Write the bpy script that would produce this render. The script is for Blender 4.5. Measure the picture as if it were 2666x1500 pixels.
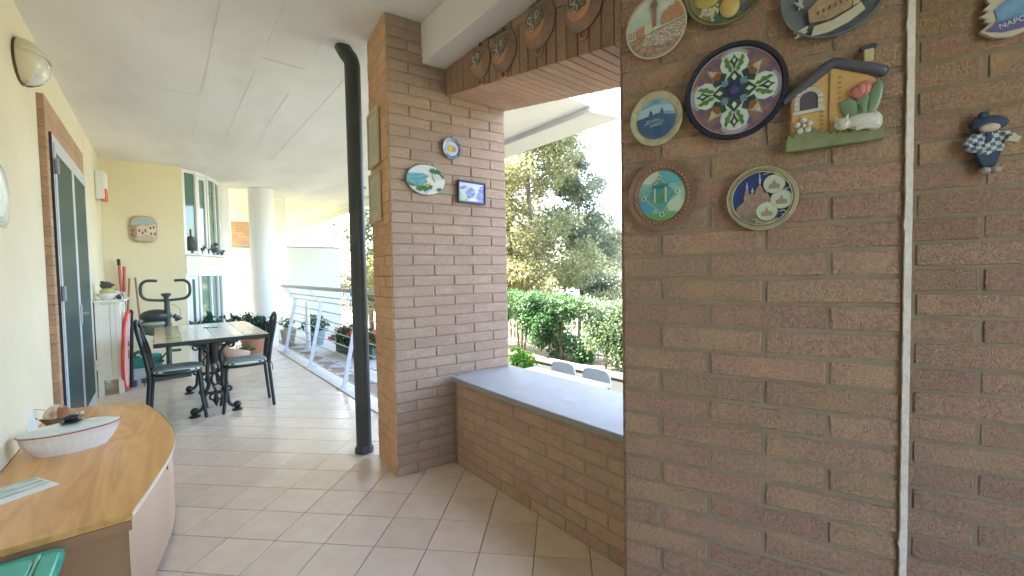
import bpy, bmesh, math, random
from mathutils import Vector, Matrix
random.seed(7)
R = math.radians
scene = bpy.context.scene
for o in list(bpy.data.objects):
    bpy.data.objects.remove(o)

# ------------------------------------------------------------------ camera
EYE = 1.30
YAW, PITCH, ROLL, FPX = R(39.5), R(-2.1), R(1.04), 1100.0
fwd = Vector((math.sin(YAW)*math.cos(PITCH), math.cos(YAW)*math.cos(PITCH), math.sin(PITCH)))
rgt = Vector((math.cos(YAW), -math.sin(YAW), 0))
upv = rgt.cross(fwd)
r2 = math.cos(ROLL)*rgt - math.sin(ROLL)*upv
u2 = math.sin(ROLL)*rgt + math.cos(ROLL)*upv
cam = bpy.data.cameras.new('camera')
cam.sensor_width = 36.0
cam.lens = 36.0*FPX/2666.0
cam.clip_start, cam.clip_end = 0.05, 800
cob = bpy.data.objects.new('camera', cam)
scene.collection.objects.link(cob)
mw = Matrix((r2, u2, -fwd)).transposed().to_4x4()
mw.translation = (0, 0, EYE)
cob.matrix_world = mw
scene.camera = cob

# ------------------------------------------------------------------ sky, sun, exposure
SUN_AZ, SUN_EL = R(-22), R(44)          # azimuth from +Y towards +X
w = bpy.data.worlds.new('World')
scene.world = w
w.use_nodes = True
nt = w.node_tree
sky = nt.nodes.new('ShaderNodeTexSky')
sky.sky_type = 'NISHITA'
sky.sun_disc = False
sky.sun_elevation = SUN_EL
sky.sun_rotation = SUN_AZ
sky.air_density, sky.dust_density, sky.ozone_density = 1.0, 3.5, 1.0
bg = nt.nodes['Background']
bg.inputs['Strength'].default_value = 0.15
nt.links.new(sky.outputs[0], bg.inputs['Color'])
sun = bpy.data.lights.new('sun', 'SUN')
sun.energy, sun.angle, sun.color = 3.4, R(0.5), (1.0, 0.92, 0.80)
so = bpy.data.objects.new('sun', sun)
scene.collection.objects.link(so)
so.rotation_euler = Vector((-math.sin(SUN_AZ)*math.cos(SUN_EL), -math.cos(SUN_AZ)*math.cos(SUN_EL), -math.sin(SUN_EL))).to_track_quat('-Z', 'Y').to_euler()
so.location = (6, 8, 12)
vs = scene.view_settings
vs.view_transform, vs.look, vs.gamma, vs.use_curve_mapping = 'Standard', 'None', 1.0, False
vs.exposure = 4.1
scene.cycles.max_bounces = 10
scene.cycles.diffuse_bounces = 7

# ------------------------------------------------------------------ materials
MATS = {}
def M(name, col, rough=0.6, col2=None, nscale=4.0, detail=4.0, bump=0.0, bscale=60.0, metal=0.0,
      rand=0.0, spec=0.5, stretch=None, lo=0.35, hi=0.65, coat=0.0, hue=0.0, stain=None, rough2=None):
    if name in MATS: return MATS[name]
    m = bpy.data.materials.new(name); m.use_nodes = True
    n, l = m.node_tree.nodes, m.node_tree.links
    b = n['Principled BSDF']
    b.inputs['Roughness'].default_value = rough
    b.inputs['Metallic'].default_value = metal
    b.inputs['Specular IOR Level'].default_value = spec
    b.inputs['Coat Weight'].default_value = coat
    tc = n.new('ShaderNodeTexCoord'); vec = tc.outputs['Object']
    oi = n.new('ShaderNodeObjectInfo')
    if rand or hue:
        ad = n.new('ShaderNodeVectorMath'); ad.operation = 'MULTIPLY_ADD'
        cx = n.new('ShaderNodeCombineXYZ')
        for i in range(3): l.new(oi.outputs['Random'], cx.inputs[i])
        l.new(cx.outputs[0], ad.inputs[0]); ad.inputs[1].default_value = (31, 17, 23); l.new(vec, ad.inputs[2]); vec = ad.outputs[0]
    if stretch:
        mp = n.new('ShaderNodeMapping'); mp.inputs['Scale'].default_value = stretch; l.new(vec, mp.inputs['Vector']); vec = mp.outputs[0]
    out = None
    rgb = n.new('ShaderNodeRGB'); rgb.outputs[0].default_value = (*col, 1); out = rgb.outputs[0]
    if col2:
        nz = n.new('ShaderNodeTexNoise'); nz.inputs['Scale'].default_value = nscale; nz.inputs['Detail'].default_value = detail
        l.new(vec, nz.inputs['Vector'])
        mr = n.new('ShaderNodeMapRange'); mr.inputs['From Min'].default_value = lo; mr.inputs['From Max'].default_value = hi
        l.new(nz.outputs['Fac'], mr.inputs['Value'])
        mx = n.new('ShaderNodeMix'); mx.data_type = 'RGBA'
        l.new(mr.outputs[0], mx.inputs['Factor']); l.new(out, mx.inputs['A']); mx.inputs['B'].default_value = (*col2, 1)
        out = mx.outputs['Result']
    if stain:                               # (colour, scale, low, high, amount): wear with a shape of its own
        n3 = n.new('ShaderNodeTexNoise'); n3.inputs['Scale'].default_value = stain[1]; n3.inputs['Detail'].default_value = 9; n3.inputs['Roughness'].default_value = .65
        l.new(vec, n3.inputs['Vector'])
        r3 = n.new('ShaderNodeMapRange'); r3.inputs['From Min'].default_value = stain[2]; r3.inputs['From Max'].default_value = stain[3]; r3.inputs['To Max'].default_value = stain[4]
        l.new(n3.outputs['Fac'], r3.inputs['Value'])
        x3 = n.new('ShaderNodeMix'); x3.data_type = 'RGBA'
        l.new(r3.outputs[0], x3.inputs['Factor']); l.new(out, x3.inputs['A']); x3.inputs['B'].default_value = (*stain[0], 1)
        out = x3.outputs['Result']
    if rough2:
        n4 = n.new('ShaderNodeTexNoise'); n4.inputs['Scale'].default_value = 3.5; n4.inputs['Detail'].default_value = 8; l.new(vec, n4.inputs['Vector'])
        r4 = n.new('ShaderNodeMapRange'); r4.inputs['From Min'].default_value = .35; r4.inputs['From Max'].default_value = .68; r4.inputs['To Min'].default_value = rough; r4.inputs['To Max'].default_value = rough2
        l.new(n4.outputs['Fac'], r4.inputs['Value']); l.new(r4.outputs[0], b.inputs['Roughness'])
    if rand or hue:
        hs = n.new('ShaderNodeHueSaturation')
        mv = n.new('ShaderNodeMapRange'); mv.inputs['To Min'].default_value = 1-rand; mv.inputs['To Max'].default_value = 1+rand
        l.new(oi.outputs['Random'], mv.inputs['Value']); l.new(mv.outputs[0], hs.inputs['Value'])
        if hue:
            wn = n.new('ShaderNodeTexWhiteNoise'); wn.noise_dimensions = '1D'; l.new(oi.outputs['Random'], wn.inputs['W'])
            mh = n.new('ShaderNodeMapRange'); mh.inputs['To Min'].default_value = .5-hue; mh.inputs['To Max'].default_value = .5+hue
            l.new(wn.outputs['Value'], mh.inputs['Value']); l.new(mh.outputs[0], hs.inputs['Hue'])
        l.new(out, hs.inputs['Color']); out = hs.outputs[0]
    l.new(out, b.inputs['Base Color'])
    if bump:
        n2 = n.new('ShaderNodeTexNoise'); n2.inputs['Scale'].default_value = bscale; n2.inputs['Detail'].default_value = 5
        l.new(vec, n2.inputs['Vector'])
        bp = n.new('ShaderNodeBump'); bp.inputs['Strength'].default_value = bump; bp.inputs['Distance'].default_value = 0.01
        l.new(n2.outputs['Fac'], bp.inputs['Height']); l.new(bp.outputs[0], b.inputs['Normal'])
    MATS[name] = m
    return m

def leaf_mat(name, c1, c2, c3=None, trans=0.45):
    m = bpy.data.materials.new(name); m.use_nodes = True
    n, l = m.node_tree.nodes, m.node_tree.links
    n.clear()
    out = n.new('ShaderNodeOutputMaterial')
    at = n.new('ShaderNodeAttribute'); at.attribute_name = 'tint'
    cr = n.new('ShaderNodeValToRGB')
    cr.color_ramp.elements[0].color = (*c1, 1); cr.color_ramp.elements[1].color = (*c2, 1)
    if c3:
        e = cr.color_ramp.elements.new(0.9); e.color = (*c2, 1); cr.color_ramp.elements[2].color = (*c3, 1)
    l.new(at.outputs['Fac'], cr.inputs[0])
    d = n.new('ShaderNodeBsdfPrincipled'); d.inputs['Roughness'].default_value = 0.45
    t = n.new('ShaderNodeBsdfTranslucent')
    l.new(cr.outputs[0], d.inputs['Base Color'])
    g = n.new('ShaderNodeHueSaturation'); g.inputs['Value'].default_value = 1.3; g.inputs['Hue'].default_value = 0.48
    l.new(cr.outputs[0], g.inputs['Color']); l.new(g.outputs[0], t.inputs['Color'])
    mx = n.new('ShaderNodeMixShader'); mx.inputs[0].default_value = trans
    l.new(d.outputs[0], mx.inputs[1]); l.new(t.outputs[0], mx.inputs[2]); l.new(mx.outputs[0], out.inputs['Surface'])
    return m

def wood_mat(name, c1, c2, scale=(1.2, 9, 9), rough=0.35):
    m = bpy.data.materials.new(name); m.use_nodes = True
    n, l = m.node_tree.nodes, m.node_tree.links
    b = n['Principled BSDF']
    tc = n.new('ShaderNodeTexCoord'); mp = n.new('ShaderNodeMapping'); mp.inputs['Scale'].default_value = scale
    l.new(tc.outputs['Object'], mp.inputs[0])
    nz = n.new('ShaderNodeTexNoise'); nz.inputs['Scale'].default_value = 1.0; nz.inputs['Detail'].default_value = 2; nz.inputs['Distortion'].default_value = 0.6
    l.new(mp.outputs[0], nz.inputs['Vector'])
    mu = n.new('ShaderNodeMath'); mu.operation = 'MULTIPLY'; mu.inputs[1].default_value = 9.0; l.new(nz.outputs['Fac'], mu.inputs[0])
    fr = n.new('ShaderNodeMath'); fr.operation = 'PINGPONG'; fr.inputs[1].default_value = 1.0; l.new(mu.outputs[0], fr.inputs[0])
    n2 = n.new('ShaderNodeTexNoise'); n2.inputs['Scale'].default_value = 14; n2.inputs['Detail'].default_value = 6
    mp2 = n.new('ShaderNodeMapping'); mp2.inputs['Scale'].default_value = (scale[0]*1.2, scale[1]*3, scale[2]*3); l.new(tc.outputs['Object'], mp2.inputs[0]); l.new(mp2.outputs[0], n2.inputs['Vector'])
    a = n.new('ShaderNodeMath'); a.operation = 'MULTIPLY_ADD'; a.inputs[1].default_value = 0.55; l.new(fr.outputs[0], a.inputs[0])
    m3 = n.new('ShaderNodeMath'); m3.operation = 'MULTIPLY'; m3.inputs[1].default_value = 0.45; l.new(n2.outputs['Fac'], m3.inputs[0]); l.new(m3.outputs[0], a.inputs[2])
    cr = n.new('ShaderNodeValToRGB'); cr.color_ramp.elements[0].color = (*c1, 1); cr.color_ramp.elements[1].color = (*c2, 1)
    cr.color_ramp.elements[0].position = .1; cr.color_ramp.elements[1].position = .85
    l.new(a.outputs[0], cr.inputs[0]); l.new(cr.outputs[0], b.inputs['Base Color'])
    b.inputs['Roughness'].default_value = rough
    return m

def glass_mat(name, col, rough=0.05, alpha=0.35):
    m = bpy.data.materials.new(name); m.use_nodes = True
    b = m.node_tree.nodes['Principled BSDF']
    b.inputs['Base Color'].default_value = (*col, 1); b.inputs['Roughness'].default_value = rough
    b.inputs['IOR'].default_value = 1.6; b.inputs['Transmission Weight'].default_value = alpha
    b.inputs['Specular IOR Level'].default_value = 0.8
    MATS[name] = m
    return m

# ------------------------------------------------------------------ mesh helpers
class MB:
    def __init__(s): s.v, s.f = [], []
    def add(s, vs_, fs):
        k = len(s.v); s.v += [tuple(p) for p in vs_]; s.f += [tuple(i+k for i in f) for f in fs]; return s
    def box(s, x0, x1, y0, y1, z0, z1):
        return s.add([(x0,y0,z0),(x1,y0,z0),(x1,y1,z0),(x0,y1,z0),(x0,y0,z1),(x1,y0,z1),(x1,y1,z1),(x0,y1,z1)],
                     [(0,3,2,1),(4,5,6,7),(0,1,5,4),(1,2,6,5),(2,3,7,6),(3,0,4,7)])
    def prism(s, pts, y0, y1):            # XZ outline (counter-clockwise seen from -Y), y0 front, y1 back
        n = len(pts)
        if sum(pts[i][0]*pts[(i+1) % n][1]-pts[(i+1) % n][0]*pts[i][1] for i in range(n)) < 0: pts = pts[::-1]
        vs_ = [(x,y0,z) for x,z in pts]+[(x,y1,z) for x,z in pts]
        fs = [tuple(range(n)), tuple(range(2*n-1, n-1, -1))]
        fs += [(i, i+n, (i+1) % n+n, (i+1) % n) for i in range(n)]
        return s.add(vs_, fs)
    def prismz(s, pts, z0, z1):           # XY outline
        n = len(pts)
        if sum(pts[i][0]*pts[(i+1) % n][1]-pts[(i+1) % n][0]*pts[i][1] for i in range(n)) < 0: pts = pts[::-1]
        vs_ = [(x,y,z0) for x,y in pts]+[(x,y,z1) for x,y in pts]
        fs = [tuple(range(n-1,-1,-1)), tuple(range(n, 2*n))]
        fs += [(i, (i+1) % n, (i+1) % n+n, i+n) for i in range(n)]
        return s.add(vs_, fs)
    def tube(s, path, r, n=8, closed=False, flat=None):
        P = [Vector(p) for p in path]; m = len(P)
        rs = r if isinstance(r, (list, tuple)) else [r]*m
        T = []
        for i in range(m):
            a = P[(i-1) % m] if (closed or i) else P[i]
            b = P[(i+1) % m] if (closed or i < m-1) else P[i]
            T.append((b-a).normalized())
        up = Vector((0,0,1)) if abs(T[0].z) < .9 else Vector((0,1,0))
        N = (up - T[0]*up.dot(T[0])).normalized()
        vs_, fs = [], []
        for i in range(m):
            N = (N - T[i]*N.dot(T[i])).normalized(); B = T[i].cross(N)
            for k in range(n):
                a = 2*math.pi*k/n
                vs_.append(P[i] + (N*math.cos(a)*(flat or 1) + B*math.sin(a))*rs[i])
        for i in range(m if closed else m-1):
            j = (i+1) % m
            for k in range(n):
                fs.append((i*n+k, i*n+(k+1) % n, j*n+(k+1) % n, j*n+k))
        if not closed:
            fs.append(tuple(range(n-1,-1,-1))); fs.append(tuple((m-1)*n+k for k in range(n)))
        return s.add(vs_, fs)
    def lathe(s, prof, n=32, c=(0,0,0), axis='z', sx=1, sy=1):   # profile (r, h); axis 'z' or 'y' (h along -y)
        vs_, fs = [], []
        m = len(prof)
        for (r, h) in prof:
            for k in range(n):
                a = 2*math.pi*k/n
                if axis == 'z': vs_.append((c[0]+r*sx*math.cos(a), c[1]+r*sy*math.sin(a), c[2]+h))
                elif axis == 'x': vs_.append((c[0]+h, c[1]+r*sx*math.cos(a), c[2]+r*sy*math.sin(a)))
                else: vs_.append((c[0]+r*sx*math.cos(a), c[1]-h, c[2]+r*sy*math.sin(a)))
        for i in range(m-1):
            for k in range(n):
                fs.append((i*n+k, i*n+(k+1) % n, (i+1)*n+(k+1) % n, (i+1)*n+k))
        fs.append(tuple(range(n-1,-1,-1))); fs.append(tuple((m-1)*n+k for k in range(n)))
        return s.add(vs_, fs)
    def ball(s, c, r, n=14, m=8):
        if not isinstance(r, (list, tuple)): r = (r,r,r)
        vs_, fs = [(c[0],c[1],c[2]-r[2])], []
        for i in range(1, m):
            t = -math.pi/2+math.pi*i/m
            for k in range(n):
                a = 2*math.pi*k/n
                vs_.append((c[0]+r[0]*math.cos(t)*math.cos(a), c[1]+r[1]*math.cos(t)*math.sin(a), c[2]+r[2]*math.sin(t)))
        vs_.append((c[0],c[1],c[2]+r[2])); top = len(vs_)-1
        for k in range(n):
            fs.append((0, 1+(k+1) % n, 1+k)); fs.append((top, top-n+k, top-n+(k+1) % n))
        for i in range(m-2):
            for k in range(n):
                fs.append((1+i*n+k, 1+i*n+(k+1) % n, 1+(i+1)*n+(k+1) % n, 1+(i+1)*n+k))
        return s.add(vs_, fs)
    def mesh(s, name, smooth=None, bevel=0, seg=1):
        me = bpy.data.meshes.new(name); me.from_pydata(s.v, [], s.f)
        bm = bmesh.new(); bm.from_mesh(me)
        if bevel:
            bmesh.ops.bevel(bm, geom=[e for e in bm.edges], offset=bevel, segments=seg, affect='EDGES', profile=0.5, clamp_overlap=True)
        bmesh.ops.recalc_face_normals(bm, faces=bm.faces)
        bm.to_mesh(me); bm.free()
        if smooth:
            me.polygons.foreach_set('use_smooth', [True]*len(me.polygons)); me.set_sharp_from_angle(angle=R(smooth))
        return me
    def build(s, name, mat, parent=None, smooth=None, bevel=0, seg=1, loc=None, rot=None):
        return ob(name, s.mesh(name, smooth, bevel, seg), mat, parent, loc, rot)

def ob(name, me, mat=None, parent=None, loc=None, rot=None):
    if mat is not None and len(me.materials) == 0: me.materials.append(mat)
    o = bpy.data.objects.new(name, me); scene.collection.objects.link(o)
    if parent is not None: o.parent = parent
    if loc: o.location = loc
    if rot: o.rotation_euler = rot
    return o
def tag(o, label, cat, group=None):
    o['label'] = label; o['category'] = cat
    if group: o['group'] = group
    return o
def thing(name, label, cat, loc=(0,0,0), rz=0.0, group=None, rot=None):
    o = bpy.data.objects.new(name, None); scene.collection.objects.link(o)
    o.empty_display_size = 0.05
    o.location = loc; o.rotation_euler = rot if rot else (0,0,rz)
    return tag(o, label, cat, group)
def struct(o): o['kind'] = 'structure'; return o
def copy_tree(o, parent=None):
    c = o.copy(); scene.collection.objects.link(c); c.parent = parent
    for ch in list(o.children): copy_tree(ch, c)
    return c
def arc(cx, cz, r, a0, a1, n, sx=1, sz=1):
    return [(cx+r*sx*math.cos(R(a0+(a1-a0)*i/n)), cz+r*sz*math.sin(R(a0+(a1-a0)*i/n))) for i in range(n+1)]
def circ(cx, cz, r, n=24, sx=1, sz=1): return arc(cx, cz, r, 0, 360, n, sx, sz)[:-1]
def clip(poly, cp):                        # Sutherland-Hodgman against convex counter-clockwise polygon
    out = poly
    for i in range(len(cp)):
        a, b = cp[i], cp[(i+1) % len(cp)]
        ins = lambda p: (b[0]-a[0])*(p[1]-a[1])-(b[1]-a[1])*(p[0]-a[0]) >= 0
        src, out = out, []
        for j in range(len(src)):
            p, q = src[j-1], src[j]
            if ins(p) != ins(q):
                d1 = (b[0]-a[0])*(p[1]-a[1])-(b[1]-a[1])*(p[0]-a[0]); d2 = (b[0]-a[0])*(q[1]-a[1])-(b[1]-a[1])*(q[0]-a[0])
                t = d1/(d1-d2); out.append((p[0]+(q[0]-p[0])*t, p[1]+(q[1]-p[1])*t))
            if ins(q): out.append(q)
        if not out: return []
    return out
def smooth_path(pts, k=6):                 # Catmull-Rom through points
    P = [Vector(p) for p in pts]; out = []
    for i in range(len(P)-1):
        a, b, c, d = P[max(i-1,0)], P[i], P[i+1], P[min(i+2,len(P)-1)]
        for j in range(k):
            t = j/k
            out.append(0.5*((2*b)+(c-a)*t+(2*a-5*b+4*c-d)*t*t+(3*b-a-3*c+d)*t**3))
    out.append(P[-1]); return out

# ------------------------------------------------------------------ shared materials
CEIL = 2.92
m_tile = M('floor_tile', (.69,.56,.44), .22, (.74,.615,.495), 11, 6, .02, 30, rand=.05, hue=.006, spec=.55)
m_grout = M('grout', (.33,.27,.21), .9, (.22,.18,.14), 3, 6)
m_ceil = M('ceiling_paint', (.82,.80,.77), .9, (.73,.71,.67), .9, 9, .15, 5, stretch=(2.2,.8,1), stain=((.60,.56,.48), .8, .52, .75, .5))
m_yellow = M('yellow_plaster', (.73,.67,.52), .92, (.70,.63,.475), 1.6, 5, .10, 180, stain=((.60,.53,.40), 1.3, .52, .78, .45))
m_cream = M('cream_plaster', (.79,.77,.68), .92, (.76,.73,.63), 1.5, 5, .08, 160)
m_white = M('white_plaster', (.75,.75,.745), .9, (.76,.75,.72), 2, 5, .05, 120)
m_brick = M('brick_face', (.49,.308,.222), .95, (.33,.205,.148), 130, 6, .9, 260, rand=.10, hue=.008, lo=.38, hi=.68, stain=((.56,.37,.22), 5, .50, .72, .6))
m_brick_p = M('pillar_brick_face', (.48,.345,.275), .92, (.40,.285,.225), 60, 7, .8, 110, rand=.07, hue=.005, stretch=(1,1,2.4), stain=((.56,.44,.36), 8, .52, .74, .6))
m_brick_o = M('brightened_orange_brick', (.56,.365,.25), .92, (.47,.295,.20), 70, 7, .7, 200, rand=.08, hue=.007, stain=((.62,.45,.31), 6, .50, .74, .6))  # orange brick, colour raised to stand in for fill light on the parapet
m_mortar = M('mortar', (.31,.235,.17), .95, (.255,.195,.14), 12, 5, .3, 90)
m_mortar_l = M('pale_mortar', (.36,.30,.245), .95, (.30,.25,.20), 12, 5, .3, 90)
m_terra = M('terracotta_slip', (.66,.41,.245), .9, (.59,.355,.205), 8, 5, .25, 60, rand=.05)
m_stone = M('grey_stone', (.355,.34,.32), .55, (.315,.302,.285), 9, 7, .03, 60, stain=((.27,.26,.25), 3.5, .50, .70, .6))
m_black = M('black_iron', (.016,.021,.023), .42, spec=.5)
m_pipe = M('dark_painted_pipe', (.040,.050,.056), .42, (.055,.065,.07), 5, 5, .05, 40, stain=((.11,.11,.10), 4, .56, .76, .5))
m_alu = M('white_aluminium', (.72,.73,.74), .35)
m_steel = M('grey_painted_steel', (.55,.58,.63), .42)
m_teak = wood_mat('varnished_wood', (.58,.275,.085), (.76,.42,.155), (9,1.1,9), .28)
m_teak_d = wood_mat('dark_wood_side', (.32,.165,.095), (.42,.22,.125), (3,3,.8), .45)
m_front = M('beech_laminate', (.60,.41,.27), .42, (.55,.37,.24), 3, 3, 0, stretch=(1,1,.2))
m_porc = M('white_porcelain', (.78,.79,.80), .12, spec=.6, coat=.4)
g_teal = glass_mat('dark_teal_glass', (.030,.072,.074), .30, .0)
g_teal.node_tree.nodes['Principled BSDF'].inputs['IOR'].default_value = 1.12
g_teal.node_tree.nodes['Principled BSDF'].inputs['Specular IOR Level'].default_value = .4
g_green = glass_mat('green_window_glass', (.11,.22,.19), .05, .25)
g_clear = glass_mat('clear_glass', (.85,.93,.92), .03, .9)
PLAIN = {}
def C_(name, c, rough=.5, **k): return M(name, c, rough, **k)

# ------------------------------------------------------------------ ground outside
gm = M('garden_ground', (.22,.20,.12), .95, (.12,.16,.05), .6, 6, .4, 12)
g = MB(); S = 300
g.add([(-S,-S,-.70),(S,-S,-.70),(S,S,-.70),(-S,S,-.70)], [(0,1,2,3)])
struct(g.build('ground', gm))
pav = MB().box(2.0, 5.15, -4, 4.45, -.72, -.685)
struct(pav.build('garden_paving', M('garden_paving', (.20,.19,.18), .85, (.16,.155,.15), 2, 6, .15, 30)))
road = MB().box(12.2, 17.5, -30, 60, -.72, -.69)
struct(road.build('road', M('pale_road', (.34,.33,.31), .9, (.28,.27,.26), 1, 5, .1, 40)))

# ------------------------------------------------------------------ terrace floor with single tiles
fl_ = MB().box(-.9, 1.62, -2.3, 9.7, -.72, -.006)
fl_.box(1.62, 3.2, -2.3, .95, -.72, -.006)
floor = struct(fl_.build('floor', m_grout))
ta = R(46.1); E1 = Vector((math.sin(ta), math.cos(ta))); E2 = Vector((-math.cos(ta), math.sin(ta)))
TP1, TP2, O1, O2 = .2435, .2555, 1.888, .905
tb = MB().box(-TP2/2+.0022, TP2/2-.0022, -TP1/2+.0022, TP1/2-.0022, -.006, 0)
tile_me = tb.mesh('tile', bevel=.0012); tile_me.materials.append(m_tile)
cand = []
for i in range(-20, 50):
    for j in range(-40, 50):
        p = E1*(O1+(i+.5)*TP1) + E2*(O2+(j+.5)*TP2)
        x, y = p.x, p.y
        if x < -.72 or x > 1.66 or y < .55 or y > 9.45: continue
        if y > 7.95 and x < .25: continue
        if y < 2.4 and x < -.45: continue
        if x < -.25 and 2.35 < y < 3.9: continue
        if x > 1.36 and y < .95: continue
        if x > 1.1 and y < .62: continue
        cand.append((p.length, x, y))
cand.sort()
rot_t = math.atan2(-E2.y, -E2.x)
far = MB()
for k, (d, x, y) in enumerate(cand):
    if k < 300:
        o = bpy.data.objects.new('tile', tile_me); scene.collection.objects.link(o); o.parent = floor
        o.location = (x, y, random.uniform(-.0004, .0004)); o.rotation_euler = (random.uniform(-.0012,.0012), random.uniform(-.0012,.0012), rot_t)
    else:
        for a, b, in ((0,0),):
            q = [Vector((x,y))+E2*sx*(TP2/2-.0022)+E1*sy*(TP1/2-.0022) for sx, sy in ((-1,-1),(1,-1),(1,1),(-1,1))]
            far.prismz([(v.x, v.y) for v in q], -.006, 0)
if far.v:
    o = far.build('distant_tiles', m_tile, floor); o['kind'] = 'stuff'

# kerb under the railing and the outer paving with slabs
struct(MB().box(1.50, 1.70, 3.35, 9.7, -.72, .012).build('kerb', M('white_stone_kerb', (.66,.65,.62), .5, (.60,.59,.56), 4, 5, .02, 50), bevel=.004))
out_f = struct(MB().box(1.70, 3.45, 4.62, 10.6, -.72, -.040).build('outer_terrace_floor', m_mortar))
m_slab = M('outer_paving_slab', (.46,.46,.45), .7, (.40,.40,.39), 6, 6, .08, 50, rand=.06)
sl = MB().box(-.198, .198, -.198, .198, -.02, 0); slab_me = sl.mesh('slab', bevel=.002); slab_me.materials.append(m_slab)
for i in range(-10, 26):
    for j in range(-10, 26):
        x = 1.2+.2846*(i-j); y = 5.0+.2846*(i+j-6)
        if 1.72+.27 < x < 3.45-.27 and 4.62+.27 < y < 10.5-.27:
            o = bpy.data.objects.new('slab', slab_me); scene.collection.objects.link(o); o.parent = out_f
            o.location = (x, y, -.028); o.rotation_euler = (0,0,R(45))

# ------------------------------------------------------------------ ceiling, overhang, beam
cl = MB()
cl.box(-.9, 2.02, -2.3, 2.74, CEIL, CEIL+.28)
cl.box(2.02, 3.3, -2.3, .9, CEIL, CEIL+.28)
cl.box(-.9, 3.30, 2.74, 24, CEIL+.002, CEIL+.282)
struct(cl.build('ceiling', m_ceil))
lip = MB().prismz([(3.30,2.74),(3.70,2.66),(3.60,24),(3.30,24)], CEIL-.055, CEIL+.30)
struct(lip.build('roof_edge', M('roof_edge_paint', (.62,.61,.58), .9, (.56,.55,.52), 2, 5), bevel=.008))
# formwork board ridges left on the ceiling
rd = MB()
for (x0, y0, x1, y1) in ((.05,2.2,.05,3.0),(.32,2.6,.32,4.6),(.62,2.0,.62,3.4),(.62,3.9,.62,6.0),(.92,2.3,.92,3.3),(.92,4.2,.92,5.5),(1.22,3.4,1.22,6.6),(.32,5.3,.32,6.4),(-.2,2.0,-.2,3.6),(.62,3.62,.92,3.62),(.32,2.55,.62,2.55),(.92,3.35,1.22,3.35),(.05,4.7,.32,4.7),(1.22,2.8,1.55,2.8)):
    w_ = .0022
    if x0 == x1: rd.box(x0-w_, x0+w_, y0, y1, CEIL-.0005, CEIL+.001)
    else: rd.box(x0, x1, y0-w_, y0+w_, CEIL-.0005, CEIL+.001)
o = rd.build('ceiling_board_ridge', M('ridge_paint', (.76,.75,.73), .9)); o.parent = bpy.data.objects['ceiling']
hk = MB().tube(smooth_path([(.02,2.62,CEIL),(.02,2.62,CEIL-.02),(.035,2.62,CEIL-.035),(.045,2.62,CEIL-.02)]), .003, 6)
tag(hk.build('ceiling_hook', m_white, smooth=40), 'tiny white hook screwed into the painted ceiling', 'hook')
bm_ = MB().box(1.343, 2.00, -1.2, 2.515, 2.662, CEIL-.001)
tag(bm_.build('concrete_beam', m_ceil, bevel=.006), 'white painted concrete beam under the ceiling above the brick lintel', 'beam')

# ------------------------------------------------------------------ brick helper
BM = {}
def brick_mesh(w_, h, d, mat, bev=.0035):
    k = (round(w_, 3), round(h, 3), round(d, 3), mat.name, random.randrange(4))
    if k not in BM:
        b = MB().box(-w_/2, w_/2, 0, d, -h/2, h/2)
        me = b.mesh('brick', bevel=bev)
        for v in me.vertices:                 # chipped, uneven arrises
            v.co.x += random.gauss(0, .0014); v.co.z += random.gauss(0, .0011); v.co.y += abs(random.gauss(0, .0007))
        me.materials.append(mat); BM[k] = me
    return BM[k]
def brick(parent, mat, u0, u1, z0, z1, y0=0.0, d=.05, j=.0015, tilt=.006, gap=.0085):
    w_ = round((u1-u0-gap)*200)/200; h = z1-z0-gap
    if w_ < .012: return
    o = bpy.data.objects.new('brick', brick_mesh(w_, h, d, mat)); scene.collection.objects.link(o); o.parent = parent
    o.location = ((u0+u1)/2, y0+random.uniform(-j, j), (z0+z1)/2+random.uniform(-.0008,.0008))
    o.rotation_euler = (random.uniform(-tilt,tilt)*.5, random.uniform(-tilt,tilt)*.4, random.uniform(-tilt,tilt)*.6)
    return o
def course_run(parent, mat, u0, u1, z0, z1, joints, y0=0.0, d=.05, gap=.0085, umax=None):
    xs = [u0]+[q for q in joints if u0+.02 < q < u1-.02]+[u1]
    for a, b in zip(xs, xs[1:]): brick(parent, mat, a, b, z0, z1, y0, d, gap=gap)

# ------------------------------------------------------------------ brick pillar
ROWH = .0678
PR = R(-7)
pillar = thing('brick_pillar', 'lit brick pillar with small plaques between the downpipe and the open window', 'pillar', (1.109, 2.533, 0), PR)
MB().box(.006, .846, .003, .418, 0, CEIL-.001).build('mortar', m_mortar_l, pillar)
row = 0; z = 0.0
while z < CEIL-.01:
    z1 = min(z+ROWH, CEIL-.002)
    js = [.138,.428,.725] if row % 2 == 0 else [.284,.571]
    umax = .852 if z < 2.655 else .243
    course_run(pillar, m_brick_p, 0, umax, z, z1, js, -.004, .05, gap=.0085)
    z = z1; row += 1
lf = MB().box(-.416, -.004, .004, .01, 0, CEIL-.002).build('side_face', m_mortar_l, pillar, rot=(0,0,R(-90)))
# local x of the side face runs towards the viewer; 0 at the corner, -0.42 at the back
row = 0; z = 0.0
while z < CEIL-.01:
    z1 = min(z+ROWH, CEIL-.002)
    js = [-.14] if row % 2 == 0 else [-.28]
    course_run(lf, m_terra, -.42, -.0005, z, z1, js, -.004, .03, gap=.003)
    z = z1; row += 1
# right return of the pillar (jamb of the opening)
jr = MB().box(.846, .853, .0, .42, 0, 2.66); jr.build('jamb_face', m_brick_p, pillar)

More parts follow.
